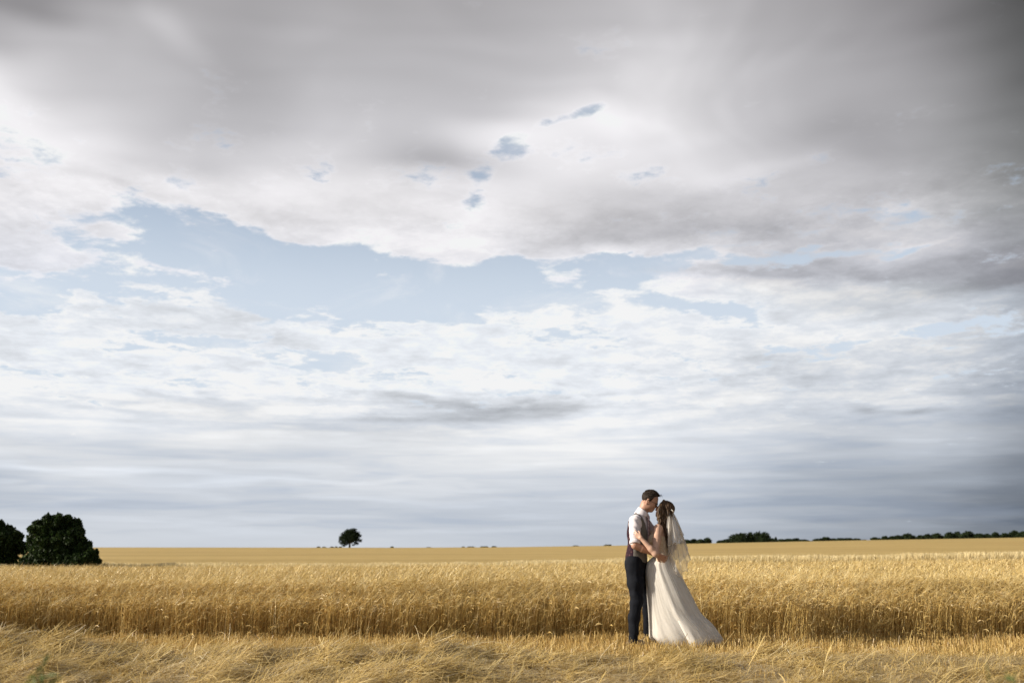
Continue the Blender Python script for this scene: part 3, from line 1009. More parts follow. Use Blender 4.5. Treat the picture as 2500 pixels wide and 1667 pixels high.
# trees along the brow at right: px, top, width, how it looks
LINE = [
    (1676, 1316, 28, 'low scrubby tree just right of the veil, first of the distant line'),
    (1694, 1314.5, 20, 'small pointed tree in the low hedge right of the veil'),
    (1709, 1315, 20, 'small flat topped tree between the pointed one and the feathery one'),
    (1727, 1311, 20, 'feathery round tree at the right end of the short hedge beside the veil'),
    (1763, 1318, 26, 'low bush-like tree before the big dark clump'),
    (1772, 1315.5, 20, 'small tree tucked against the left flank of the big dark clump'),
    (1797, 1301, 36, 'left shoulder of the big dark clump, broad sloping tree'),
    (1814, 1298.5, 32, 'wide tree left of the notch in the big dark clump'),
    (1832, 1297, 18, 'narrow tree at the notch of the big dark clump'),
    (1851, 1294.5, 38, 'tallest tree of the big dark clump, right of the notch'),
    (1869, 1297, 28, 'right shoulder of the big dark clump'),
    (1884, 1313, 16, 'low tree directly right of the big dark clump'),
    (1894, 1310, 11, 'thin pointed conifer between low trees right of the big clump'),
    (1907, 1315, 18, 'small dark tree right of the thin conifer'),
    (1925, 1314, 24, 'low spreading tree, second to the right of the thin conifer'),
    (1943, 1313, 24, 'rounded low tree midway between the two distant clumps'),
    (1962, 1316, 22, 'sloping tree at the end of the hedge before the first gap'),
    (1980, 1319.5, 12, 'tiny tree in the first gap of the distant line'),
    (1998, 1314, 24, 'left tree of the small dome right of the first gap'),
    (2016, 1310, 28, 'top tree of the small dome right of the first gap'),
    (2036, 1313.5, 20, 'right side tree of the small dome'),
    (2054, 1312.5, 26, 'flat topped tree right of the small dome'),
    (2072, 1312.5, 24, 'level hedge tree before the second gap'),
    (2091, 1313.5, 20, 'last hedge tree beside the second gap'),
    (2110, 1316.5, 9, 'tiny bush alone in the second gap'),
    (2136, 1310.5, 18, 'small round tree right of the second gap'),
    (2146, 1312.5, 11, 'tiny tree leaning on the round one after the second gap'),
    (2161, 1307.5, 15, 'narrow conical tree standing apart, right of the second gap'),
    (2180, 1307.5, 20, 'sloped tree at the start of the long right hand wood'),
    (2193, 1305.5, 18, 'small domed tree second in the long right hand wood'),
    (2216, 1300.5, 28, 'peaked triangular tree in the long right hand wood'),
    (2231, 1306.5, 12, 'small tree at the right foot of the peaked triangular tree'),
    (2247, 1305.5, 18, 'low domed tree after the dip beyond the peaked tree'),
    (2265, 1302, 20, 'block shaped tree in the long right hand wood'),
    (2289, 1300.5, 32, 'broad gently arched tree in the long right hand wood'),
    (2319, 1297, 24, 'first of the three high domes in the right hand wood'),
    (2338, 1296, 22, 'second of the three high domes in the right hand wood'),
    (2363, 1295.5, 38, 'widest of the three high domes in the right hand wood'),
    (2390, 1301, 30, 'low level tree right of the three high domes'),
    (2411, 1301.5, 22, 'low domed tree before the spiky one near the right edge'),
    (2431, 1298, 18, 'spiky topped tree near the right edge'),
    (2455, 1300, 26, 'level dark tree between the spiky one and the tall end tree'),
    (2478, 1293.5, 26, 'tall ragged tree, highest near the right edge'),
    (2497, 1296, 24, 'last tree, cut by the right edge of the photo'),
    (2525, 1298, 34, 'tree just beyond the right edge of the photo'),
]
LINE = [l for l in LINE if l[0] < 2510]
for i, (px, top, w, lab) in enumerate(LINE):
    slim = w < 12 and 'con' in lab
    bl = [(0, 0.30, 0.8, 0.3), (0, 0.6, 0.45, 0.25), (0, 0.85, 0.18, 0.2)] if slim else \
         [(0.0, 0.42, 0.95, 0.44), (-0.45, 0.30, 0.55, 0.36), (0.45, 0.30, 0.55, 0.36), (0.1, 0.70, 0.55, 0.30), (-0.2, 0.62, 0.5, 0.28), (0.0, 0.12, 1.0, 0.25)]
    tree('field_tree', px, base_y(px), top, w * 1.12, 458 + 9 * math.sin(i * 2.3), 100 + i, lab, group='trees along the distant brow at right', blobs=bl, n=2400, leaf=0.33, trunk=0.2)

# scraps of far hedge that just show over the horizon
FAR = [(778, 1333.3, 8, 'tiny far bush on the horizon, leftmost of the few before the oak'), (791, 1333.8, 10, 'tiny flat far bush second from left of the oak'),
       (811, 1333.3, 9, 'tiny far bush midway to the oak from the left'), (821, 1333, 7, 'tiny far bush close to the left of the oak'),
       (831, 1333.3, 8, 'tiny far bush under the left skirt of the oak'), (957, 1332.6, 8, 'tiny far bush right of the oak'),
       (1047, 1334.8, 12, 'tiny low far bush between the oak and the centre clumps'), (1131, 1333.4, 8, 'small far bush left of the long low clump'),
       (1150, 1333, 18, 'flat far hedge piece left of the long low clump'), (1183, 1332.4, 22, 'long low far clump at the centre of the horizon'),
       (1206, 1331.8, 13, 'darker right end of the long low far clump'), (1406, 1330.6, 14, 'small far clump two thirds of the way to the groom'),
       (1484, 1327.9, 20, 'rounded far clump on the horizon just left of the groom')]
for i, (px, top, w, lab) in enumerate(FAR):
    tree('far_tree', px, base_y(px), top, w * 1.1, 456, 200 + i, lab, cat='bush', group='scraps of far hedge on the horizon',
         blobs=[(0, 0.3, 1, 0.5), (-0.4, 0.5, 0.4, 0.4), (0.35, 0.45, 0.45, 0.4)], n=300, leaf=0.24, trunk=0.05)


# ------------------------------------------------------------------ tall weed close to the camera, out of focus
M['weed'] = blade_material('weed_leaf', [(0.0, (0.07, 0.10, 0.03)), (0.6, (0.13, 0.18, 0.06)), (1.0, (0.26, 0.30, 0.11))], 0.35, 0.6, 0.2)


def weed(px0, px1, ptop, Y, seed, label, n=110):
    r = np.random.default_rng(seed)
    t = at((px0 + px1) / 2, ptop, Y)
    root = empty('weed', (t.x, Y, 0))
    w = (px1 - px0) / 2 / 2430.6 * Y
    specs = []
    leaves = []
    for s in range(4):
        bx = r.uniform(-0.5, 0.5) * w
        tx = bx + r.uniform(-0.6, 0.6) * w
        hh = t.z * r.uniform(0.86, 1.0)
        pts = [Vector((bx * 0.4, 0, 0)), Vector((bx, r.uniform(-.02, .02), hh * 0.5)), Vector((tx, 0, hh))]
        specs.append((pts, [0.004, 0.003, 0.0015]))
        for _ in range(n // 4):
            q = r.uniform(0.25, 1.0)
            p = pts[1].lerp(pts[2], (q - 0.5) * 2) if q > 0.5 else pts[0].lerp(pts[1], q * 2)
            a = r.uniform(0, 6.28); L = r.uniform(0.02, 0.055)
            d = np.array([math.cos(a), math.sin(a), r.uniform(0.0, 0.9)])
            p = np.array(p)
            leaves.append(np.stack([p, p + d * L * 0.5, p + d * L + [0, 0, -L * 0.3]]))
    P = np.array(leaves)
    k = len(P)
    d = P[:, 1] - P[:, 0]
    side = np.cross(d, r.normal(0, 1, (k, 3))); side /= np.linalg.norm(side, axis=1)[:, None]
    V, F, T = ribbons(P, np.array([[0.002, 0.006, 0.001]]) * np.ones((k, 1)), side, np.clip(0.5 + 0.3 * r.normal(0, 1, k), 0, 1))
    mesh_np('leaves', V, F, M['weed'], parent=root, tint=T)['kind'] = 'stuff'
    v, f = branch_mesh(specs, 5)
    mesh_np('stem', v, f, M['weed'], parent=root, tint=np.full(len(v), 0.5))
    return tag(root, label, 'weed')


weed(72, 132, 1580, 2.7, 61, 'blurred tall green weed close to the camera at bottom left', 260)
weed(2410, 2500, 1612, 2.7, 62, 'blurred low greenish weed close to the camera at bottom right', 70)


# ------------------------------------------------------------------ people: smooth bodies and clothes from distance fields
class Field:
    """signed distance field on a grid; shapes melt into one continuous surface"""
    def __init__(s, lo, hi, h):
        s.lo = np.array(lo, dtype=np.float32); s.h = h
        s.n = np.ceil((np.array(hi) - s.lo) / h).astype(int) + 1
        s.d = np.full(tuple(s.n), 0.5, dtype=np.float32)

    def block(s, lo, hi):
        a = np.maximum(np.floor((lo - s.lo) / s.h).astype(int), 0)
        b = np.minimum(np.ceil((hi - s.lo) / s.h).astype(int) + 1, s.n)
        if np.any(b <= a):
            return None, None
        sl = tuple(slice(i, j) for i, j in zip(a, b))
        ax = [s.lo[i] + s.h * np.arange(a[i], b[i], dtype=np.float32) for i in range(3)]
        return sl, np.meshgrid(*ax, indexing='ij')

    def put(s, sl, e, k, op):
        a = s.d[sl]
        if op == 'add':
            if k > 0:
                t = np.maximum(k - np.abs(a - e), 0) / k
                s.d[sl] = np.minimum(a, e) - t * t * k * 0.25
            else:
                s.d[sl] = np.minimum(a, e)
        elif op == 'cut':
            if k > 0:
                t = np.maximum(k - np.abs(a + e), 0) / k
                s.d[sl] = np.maximum(a, -e) + t * t * k * 0.25
            else:
                s.d[sl] = np.maximum(a, -e)

    def cap(s, a, b, ra, rb=None, k=0.02, op='add', flat=None):
        """tapered capsule; flat=(axis vector, factor) squashes its section"""
        rb = ra if rb is None else rb
        a = np.array(a, dtype=np.float32); b = np.array(b, dtype=np.float32)
        m = max(ra, rb) * 1.3 + k + 3 * s.h
        sl, g = s.block(np.minimum(a, b) - m, np.maximum(a, b) + m)
        if sl is None: return s
        X = np.stack(g, -1)
        v = b - a
        t = np.clip(((X - a) @ v) / max(float(v @ v), 1e-9), 0, 1)
        q = X - a - t[..., None] * v
        if flat is not None:
            ax = np.array(flat[0], dtype=np.float32); ax /= np.linalg.norm(ax)
            q = q + (q @ ax)[..., None] * ax * (flat[1] - 1)
        s.put(sl, np.linalg.norm(q, axis=-1) - (ra + (rb - ra) * t), k, op)
        return s

    def ell(s, c, r, F=None, k=0.02, op='add'):
        """ellipsoid; F rows = its own axes"""
        c = np.array(c, dtype=np.float32); r = np.array(r, dtype=np.float32)
        m = float(r.max()) + k + 3 * s.h
        sl, g = s.block(c - m, c + m)
        if sl is None: return s
        X = np.stack(g, -1) - c
        if F is not None:
            X = X @ np.array(F, dtype=np.float32).T
        k0 = np.linalg.norm(X / r, axis=-1); k1 = np.linalg.norm(X / (r * r), axis=-1)
        s.put(sl, k0 * (k0 - 1) / np.maximum(k1, 1e-6), k, op)
        return s

    def path(s, pts, rad, k=0.02, op='add', flat=None):
        for i in range(len(pts) - 1):
            s.cap(pts[i], pts[i + 1], rad[i], rad[i + 1], k, op, flat)
        return s

    def grid(s):
        return s.block(s.lo, s.lo + s.h * s.n)[1]

    def half(s, p, nrm, k=0.0):
        """keep the side the normal points away from"""
        g = s.grid()
        nrm = np.array(nrm, dtype=np.float32); nrm /= np.linalg.norm(nrm)
        e = sum((g[i] - p[i]) * nrm[i] for i in range(3))
        s.d = np.maximum(s.d, e.astype(np.float32))
        return s

    def folds(s, fn):
        s.d += fn(*s.grid()).astype(np.float32)
        return s

    def mesh(s):
        """surface nets"""
        d = s.d
        d = d.copy()
        d[0] = d[-1] = 0.5; d[:, 0] = d[:, -1] = 0.5; d[:, :, 0] = d[:, :, -1] = 0.5
        neg = d < 0
        c = [neg[i:neg.shape[0] - 1 + i, j:neg.shape[1] - 1 + j, k:neg.shape[2] - 1 + k] for i in (0, 1) for j in (0, 1) for k in (0, 1)]
        cnt = sum(x.astype(np.int8) for x in c)
        act = (cnt > 0) & (cnt < 8)
        idx = np.full(act.shape, -1, dtype=np.int64)
        cells = np.argwhere(act)
        idx[act] = np.arange(len(cells))
        acc = np.zeros((len(cells), 3)); num = np.zeros(len(cells))
        corners = [(i, j, k) for i in (0, 1) for j in (0, 1) for k in (0, 1)]
        val = {c_: d[cells[:, 0] + c_[0], cells[:, 1] + c_[1], cells[:, 2] + c_[2]] for c_ in corners}
        for a in corners:
            for ax in range(3):
                if a[ax] == 0:
                    b = list(a); b[ax] = 1; b = tuple(b)
                    va, vb = val[a], val[b]
                    cr = (va < 0) != (vb < 0)
                    t = np.where(cr, va / np.where(cr, va - vb, 1), 0)
                    p = np.array(a, dtype=float)[None, :].repeat(len(cells), 0)
                    p[:, ax] += t
                    acc += np.where(cr[:, None], p, 0); num += cr
        V = (cells + acc / np.maximum(num, 1)[:, None]) * s.h + s.lo
        Fs = []
        for ax in range(3):
            u, w = [(1, 2), (2, 0), (0, 1)][ax]
            sh = [slice(None)] * 3; sh2 = [slice(None)] * 3
            sh[ax] = slice(0, -1); sh2[ax] = slice(1, None)
            A = neg[tuple(sh)]; B = neg[tuple(sh2)]
            e = np.argwhere(A != B)
            ok = (e[:, u] > 0) & (e[:, w] > 0) & (e[:, u] < d.shape[u] - 1) & (e[:, w] < d.shape[w] - 1)
            e = e[ok]
            flip = A[e[:, 0], e[:, 1], e[:, 2]]
            def cell(du, dw):
                q = e.copy(); q[:, u] += du; q[:, w] += dw
                return idx[q[:, 0], q[:, 1], q[:, 2]]
            q = np.stack([cell(-1, -1), cell(0, -1), cell(0, 0), cell(-1, 0)], -1)
            q = np.where(flip[:, None], q, q[:, ::-1])
            Fs.append(q)
        F = np.concatenate(Fs)
        F = F[(F >= 0).all(1)]
        return V, F

    def obj(s, name, mat, parent, loc, iters=2):
        V, F = s.mesh()
        # light smoothing
        E = np.concatenate([F[:, [0, 1]], F[:, [1, 2]], F[:, [2, 3]], F[:, [3, 0]]])
        for _ in range(iters):
            S = np.zeros_like(V); c = np.zeros(len(V))
            np.add.at(S, E[:, 0], V[E[:, 1]]); np.add.at(S, E[:, 1], V[E[:, 0]])
            np.add.at(c, E[:, 0], 1); np.add.at(c, E[:, 1], 1)
            V = V * 0.5 + 0.5 * S / np.maximum(c, 1)[:, None]
        o = mesh_np(name, V, F, mat, parent=parent, smooth=True)
        return o


def plain(name, c, rough=0.7, spec=0.3, bumpy=None, **kw):
    def b(g):
        pos = g.n('ShaderNodeTexCoord').outputs['Object']
        nz = g.noise(pos, 14.0, 4.0, 0.6)
        cc = g.mix(g.step(nz, 0.3, 0.7), (c[0] * 0.86, c[1] * 0.86, c[2] * 0.86, 1), (c[0] * 1.08, c[1] * 1.08, c[2] * 1.08, 1))
        nm = bump(g, g.noise(pos, bumpy[0], 4.0, 0.6), bumpy[1], 0.01) if bumpy else None
        return principled(g, cc, rough, nm, spec, **kw), None
    return material(name, b)


M['skin'] = plain('skin_groom', (0.46, 0.26, 0.185), 0.5, 0.35)
M['skin_b'] = plain('skin_bride', (0.56, 0.36, 0.27), 0.5, 0.35)
M['hair_m'] = plain('dark_brown_hair', (0.022, 0.014, 0.009), 0.6, 0.2, (160.0, 0.5))
M['shirt'] = plain('white_shirt', (0.72, 0.68, 0.72), 0.85, 0.15, (16.0, 0.3))
M['vest'] = plain('grey_waistcoat', (0.165, 0.155, 0.140), 0.85, 0.15, (300.0, 0.3))
M['trousers'] = plain('navy_trousers', (0.0055, 0.007, 0.012), 0.85, 0.2, (30.0, 0.5))
M['shoe'] = plain('brown_shoe', (0.06, 0.035, 0.02), 0.4, 0.5)
M['black'] = plain('dark_frame', (0.012, 0.010, 0.010), 0.3, 0.5)
M['bodice'] = None


def b_paisley(g):
    pos = g.n('ShaderNodeTexCoord').outputs['Object']
    vo = g.n('ShaderNodeTexVoronoi')
    g.put(vo.inputs['Vector'], pos); vo.inputs['Scale'].default_value = 28.0
    c = g.ramp(vo.outputs['Distance'], [(0.15, (0.13, 0.06, 0.06)), (0.3, (0.040, 0.016, 0.022)), (0.6, (0.024, 0.010, 0.018))])
    return principled(g, c, 0.75, spec=0.12), None


M['vest_back'] = material('burgundy_waistcoat_back', b_paisley)


def b_tie(g):
    pos = g.n('ShaderNodeTexCoord').outputs['Object']
    vo = g.n('ShaderNodeTexVoronoi')
    g.put(vo.inputs['Vector'], pos); vo.inputs['Scale'].default_value = 55.0
    c = g.ramp(vo.outputs['Distance'], [(0.2, (0.60, 0.50, 0.46)), (0.5, (0.34, 0.22, 0.23)), (0.8, (0.20, 0.13, 0.15))])
    return principled(g, c, 0.6, spec=0.3), None


M['tie'] = material('floral_tie', b_tie)


def b_hair_b(g):
    pos = g.n('ShaderNodeTexCoord').outputs['Object']
    st = g.noise(g.v('MULTIPLY', pos, (60.0, 60.0, 7.0)), 1.0, 5.0, 0.65)
    c = g.ramp(st, [(0.3, (0.030, 0.017, 0.010)), (0.55, (0.075, 0.043, 0.022)), (0.75, (0.22, 0.13, 0.06))])
    return principled(g, c, 0.55, bump(g, st, 0.6, 0.01), 0.3), None


M['hair_b'] = material('long_brown_hair', b_hair_b)


def b_lace(g):
    pos = g.n('ShaderNodeTexCoord').outputs['Object']
    vo = g.n('ShaderNodeTexVoronoi', feature='DISTANCE_TO_EDGE')
    g.put(vo.inputs['Vector'], pos); vo.inputs['Scale'].default_value = 75.0
    nz = g.noise(pos, 45.0, 3.0, 0.6)
    c = g.mix(g.step(g.m('ADD', vo.outputs['Distance'], g.m('MULTIPLY', nz, 0.35)), 0.12, 0.42), (0.70, 0.62, 0.50, 1), (0.50, 0.38, 0.26, 1))
    return principled(g, c, 0.7, bump(g, nz, 0.6, 0.01), 0.3), None


M['bodice'] = material('gold_ivory_lace', b_lace)


def cloth(name, c, transp, trans, fine=600.0, sheen=0.2):
    def b(g):
        pos = g.n('ShaderNodeTexCoord').outputs['Object']
        nz = g.noise(pos, 9.0, 4.0, 0.6)
        cc = g.mix(nz, (c[0] * 0.93, c[1] * 0.92, c[2] * 0.90, 1), (*c, 1))
        d = principled(g, cc, 0.75, None, 0.2)
        t = g.n('ShaderNodeBsdfTranslucent'); g.put(t.inputs[0], cc)
        mx = g.n('ShaderNodeMixShader'); mx.inputs[0].default_value = trans
        g.t.links.new(d, mx.inputs[1]); g.t.links.new(t.outputs[0], mx.inputs[2])
        if transp <= 0:
            return mx.outputs[0], None
        tr = g.n('ShaderNodeBsdfTransparent')
        # netting is denser where one looks along it
        lw = g.n('ShaderNodeLayerWeight'); lw.inputs[0].default_value = 0.35
        f = g.m('MULTIPLY', transp, g.m('SUBTRACT', 1.0, g.m('MULTIPLY', lw.outputs['Facing'], 0.75)))
        m2 = g.n('ShaderNodeMixShader')
        g.put(m2.inputs[0], f)
        g.t.links.new(mx.outputs[0], m2.inputs[1]); g.t.links.new(tr.outputs[0], m2.inputs[2])
        return m2.outputs[0], None
    return material(name, b)


M['satin'] = cloth('ivory_underskirt', (0.88, 0.86, 0.82), 0, 0.2)
M['tulle'] = cloth('tulle', (0.88, 0.86, 0.83), 0.60, 0.4)
M['veil'] = cloth('veil_net', (0.84, 0.81, 0.77), 0.66, 0.45)
M['ribbon'] = cloth('veil_edging', (0.86, 0.82, 0.74), 0, 0.2)

CX = at(1560, 1578, 12.23).x          # where the groom's axis stands
CY = 12.23
PEOPLE = (CX, CY, 0.0)


def nrm(v):
    v = np.array(v, dtype=float)
    return v / np.linalg.norm(v)


def frame(yaw_dir, pitch):
    """rows: forward, side (towards +Y-ish), up. pitch>0 looks down"""
    f = nrm(yaw_dir)
    side = np.cross([0, 0, 1.0], f)
    up = np.array([0, 0, 1.0])
    F = f * math.cos(pitch) - up * math.sin(pitch)
    U = f * math.sin(pitch) + up * math.cos(pitch)
    return np.array([F, side, U])


def P3(c, B, a, s, u):
    return np.array(c) + B[0] * a + B[1] * s + B[2] * u


def head(f, c, B, sc=1.0, female=False):
    E = lambda a, s, u, r, k=0.012, op='add': f.ell(P3(c, B, a * sc, s * sc, u * sc), np.array(r) * sc, B, k, op)
    E(-0.010, 0, 0.030, (0.098, 0.074, 0.088), 0)                 # cranium
    E(0.030, 0, -0.040, (0.062, 0.058, 0.078), 0.03)              # face
    E(0.052, 0, -0.098, (0.034, 0.032, 0.026), 0.025)             # chin
    E(0.055, 0, 0.012, (0.036, 0.052, 0.016), 0.02)               # brow
    E(0.056, -0.034, -0.034, (0.028, 0.022, 0.022), 0.02)         # cheeks
    E(0.056, 0.034, -0.034, (0.028, 0.022, 0.022), 0.02)
    f.path([P3(c, B, 0.086 * sc, 0, 0.004 * sc), P3(c, B, 0.104 * sc, 0, -0.034 * sc)], [0.009 * sc, 0.012 * sc], 0.012)   # nose
    E(0.097, 0, -0.040, (0.016, 0.015, 0.009), 0.008)
    E(0.083, -0.030, -0.006, (0.012, 0.016, 0.010), 0.006, 'cut')  # eye sockets
    E(0.083, 0.030, -0.006, (0.012, 0.016, 0.010), 0.006, 'cut')
    E(0.074, -0.030, -0.006, (0.012, 0.012, 0.010), 0.004)
    E(0.074, 0.030, -0.006, (0.012, 0.012, 0.010), 0.004)
    E(0.084, 0, -0.066, (0.012, 0.024, 0.006), 0.006)             # lips
    E(0.083, 0, -0.076, (0.012, 0.020, 0.006), 0.006)
    for sd in (() if female else (-1, 1)):
        E(-0.020, sd * 0.077, -0.020, (0.018, 0.008, 0.032), 0.008)  # ears
        E(-0.016, sd * 0.085, -0.016, (0.010, 0.005, 0.018), 0.004, 'cut')
    for sd in (-1, 1):
        E(0.000, sd * 0.052, -0.074, (0.040, 0.014, 0.026), 0.03)    # jaw


def hand(f, wrist, d, palm_n, sc=1.0, curl=0.5, spread=0.18, thumb=1):
    """d: along the hand, palm_n: out of the palm, fingers curl towards palm_n"""
    d = nrm(d); n_ = nrm(np.array(palm_n) - d * np.dot(palm_n, d)); s_ = np.cross(n_, d)
    w = np.array(wrist, dtype=float)
    kn = w + d * 0.078 * sc
    for i in range(4):
        o_ = (i - 1.5) * 0.019 * sc
        f.cap(w + s_ * o_ * 0.6, kn + s_ * o_, 0.014 * sc, 0.0115 * sc, 0.010)
        L = [0.068, 0.078, 0.073, 0.056][i if thumb > 0 else 3 - i] * sc
        base = kn + s_ * o_
        dd = nrm(d + s_ * (i - 1.5) * spread)
        p = [base]
        ang = 0.0
        for seg, fr in enumerate((0.45, 0.32, 0.23)):
            ang += curl * (0.5, 0.9, 0.8)[seg]
            p.append(p[-1] + (dd * math.cos(ang) + n_ * math.sin(ang)) * L * fr)
        f.path(p, [0.0098 * sc, 0.0088 * sc, 0.0080 * sc, 0.0065 * sc], 0.003)
    t0 = w + d * 0.020 * sc - s_ * thumb * 0.022 * sc
    t1 = t0 + nrm(d * 0.7 - s_ * thumb * 0.75 + n_ * 0.25) * 0.040 * sc
    t2 = t1 + nrm(d * 0.95 - s_ * thumb * 0.2 + n_ * 0.45) * 0.034 * sc
    f.path([t0, t1, t2], [0.015 * sc, 0.0115 * sc, 0.0085 * sc], 0.006)


def wrinkle(freq, amp, seed, stretch=(1, 1, 1)):
    r = np.random.default_rng(seed)
    ks = r.normal(0, 1, (7, 3)) * freq * np.array(stretch); ph = r.random(7) * 6.28
    return lambda x, y, z: amp * sum(np.sin(k_[0] * x + k_[1] * y + k_[2] * z + p_) for k_, p_ in zip(ks, ph)) / 3.0


# ---------------- the groom
groom = empty('person', PEOPLE)
tag(groom, 'man in grey waistcoat and dark trousers kissing the bride, left of the pair', 'person')
TB = frame((0.90, -0.43, 0), 0.0)            # chest faces right and a little to the camera
TF, TS = TB[0], TB[1]                        # TS points away from the camera
HB = frame((0.985, -0.17, 0), math.radians(27))
HC = np.array([0.178, 0.0, 1.700])
pel = np.array([-0.010, 0.0, 0.960])
chest = np.array([0.030, 0.0, 1.330])
shc = np.array([0.042, 0.0, 1.470])
R_sh = shc - TS * 0.175 + np.array([0, 0, -0.005])     # near shoulder
L_sh = shc + TS * 0.175
R_el = np.array([-0.052, -0.270, 1.170]); R_wr = np.array([0.205, -0.245, 1.062])
L_el = np.array([0.330, 0.285, 1.230]); L_wr = np.array([0.440, 0.100, 1.160])
HIP = [pel - TS * 0.095, pel + TS * 0.095]
KNE = [np.array([-0.030, -0.110, 0.500]), np.array([0.130, 0.135, 0.500])]
ANK = [np.array([-0.078, -0.120, 0.085]), np.array([0.160, 0.330, 0.090])]


def torso(f, off=0.0, lo=0.93, k=0.05):
    f.ell(pel + [0, 0, 0.02], (0.105 + off, 0.150 + off, 0.115 + off), TB, k)
    f.ell(pel + [0.010, 0, 0.130], (0.098 + off, 0.135 + off, 0.120 + off), TB, k)
    f.ell(chest + [-0.004, 0, -0.08], (0.104 + off, 0.150 + off, 0.150 + off), TB, k)
    f.ell(chest + [0, 0, 0.02], (0.112 + off, 0.165 + off, 0.150 + off), TB, k)
    f.cap(R_sh + TS * 0.05 + [0, 0, -0.03], L_sh - TS * 0.05 + [0, 0, -0.03], 0.070 + off, 0.070 + off, k)


fb = Field((-0.30, -0.45, -0.02), (0.62, 0.48, 1.86), 0.0055)
torso(fb, -0.006)
fb.cap(shc + [0.02, 0, 0.02], P3(HC, HB, -0.035, 0, -0.055), 0.060, 0.055, 0.03)     # neck
fb.cap(shc - TS * 0.10 + [0, 0, -0.005], shc + [0.03, 0, 0.07], 0.045, 0.045, 0.04)
fb.cap(shc + TS * 0.10 + [0, 0, -0.005], shc + [0.03, 0, 0.07], 0.045, 0.045, 0.04)
head(fb, HC, HB)
for sh, el, wr in ((R_sh, R_el, R_wr), (L_sh, L_el, L_wr)):
    fb.cap(sh, el, 0.048, 0.040, 0.03)
    fb.path([el, el + (wr - el) * 0.35, wr], [0.041, 0.041, 0.027], 0.02)
hand(fb, R_wr + nrm(R_wr - R_el) * 0.01, (0.80, 0.16, -0.42), (0.30, 0.93, 0.1), 1.02, 0.55, 0.20, thumb=-1)
hand(fb, L_wr + nrm(L_wr - L_el) * 0.01, (0.3, -0.9, 0.05), (-0.9, -0.3, 0), 1.0, 0.5, 0.15, thumb=1)
for hp, kn_, an in zip(HIP, KNE, ANK):
    fb.path([hp, kn_, an], [0.075, 0.052, 0.036], 0.03)
fb.obj('body', M['skin'], groom, None, 1)

# trousers
ft = Field((-0.26, -0.34, 0.00), (0.32, 0.50, 1.09), 0.007)
ft.ell(pel + [0, 0, 0.02], (0.118, 0.162, 0.12), TB, 0.04)
ft.ell(pel + [0, 0, -0.06], (0.120, 0.165, 0.10), TB, 0.04)
ft.path([HIP[0], HIP[0] * 0.5 + KNE[0] * 0.5 + [0.012, 0, 0], KNE[0] + [0.004, 0, 0.02]], [0.108, 0.098, 0.074], 0.03)
ft.path([HIP[1], HIP[1] * 0.5 + KNE[1] * 0.5, KNE[1]], [0.105, 0.095, 0.072], 0.03)
ft.path([KNE[0], KNE[0] * 0.6 + ANK[0] * 0.4 + [-0.016, 0, 0], ANK[0] + [0, 0, -0.01]], [0.073, 0.066, 0.056], 0.03)
ft.path([KNE[1], ANK[1]], [0.066, 0.056], 0.02)
ft.half((0, 0, 0.045), (0, 0, -1)).half((0, 0, 1.045), (0, 0, 1))
ft.folds(wrinkle(22, 0.0042, 3, (1, 1, 1.6)))
ft.folds(lambda x, y, z: 0.004 * np.sin(46 * z + 22 * x + 3 * np.sin(9 * z)) * (np.exp(-((z - 0.52) / 0.12) ** 2) + np.exp(-((z - 0.14) / 0.08) ** 2) + 0.6 * np.exp(-((z - 0.85) / 0.08) ** 2)))
ft.obj('trousers', M['trousers'], groom, None, 1)

# shoes
for an, dr, lift in ((ANK[0], nrm((1, -0.30, 0)), 0.0), (ANK[1], nrm((1, 0.1, 0)), 0.0)):
    fs = Field(an - [0.20, 0.20, 0.12], an + [0.32, 0.20, 0.08], 0.007)
    b = np.array([an[0], an[1], 0.045])
    fs.cap(b - dr * 0.055, b + dr * 0.08, 0.042, 0.040, 0.02)
    fs.cap(b + dr * 0.08, b + dr * 0.19 + [0, 0, -0.008], 0.042, 0.030, 0.02)
    fs.cap(b + [0, 0, 0.0], b + [0, 0, 0.05], 0.045, 0.045, 0.02)
    fs.half((0, 0, 0.012), (0, 0, -1))
    fs.obj('shoe', M['shoe'], groom, None, 1)

# shirt
fs = Field((-0.24, -0.40, 0.98), (0.46, 0.42, 1.70), 0.006)
torso(fs, 0.000)
fs.cap(R_sh + [0, 0, -0.01], R_sh * 0.35 + R_el * 0.65, 0.068, 0.062, 0.04)
fs.cap(R_sh * 0.35 + R_el * 0.65, R_sh * 0.12 + R_el * 0.88, 0.062, 0.058, 0.02)
fs.cap(L_sh + [0, 0, -0.01], L_sh * 0.1 + L_el * 0.9, 0.064, 0.056, 0.04)
fs.cap(shc - TS * 0.09 + [0, 0, 0.0], shc + [0.03, 0, 0.075], 0.050, 0.050, 0.04)
fs.cap(shc + TS * 0.09 + [0, 0, 0.0], shc + [0.03, 0, 0.075], 0.050, 0.050, 0.04)
na, nb = np.array([0.072, 0, 1.535]), np.array([0.104, 0, 1.600])
fs.folds(wrinkle(24, 0.0060, 9, (1, 1, 0.6)))
fs.folds(lambda x, y, z: 0.004 * np.sin(60 * (x + y) + 45 * z) * (y < -0.12))
fs.folds(lambda x, y, z: 0.0035 * np.sin(70 * z + 30 * x) * (z < 1.30) * (y < -0.14))
fs.half(na + np.array([0, 0, 0.03]), (0.45, 0, 0.89))
fs.obj('shirt', M['shirt'], groom, None, 1)
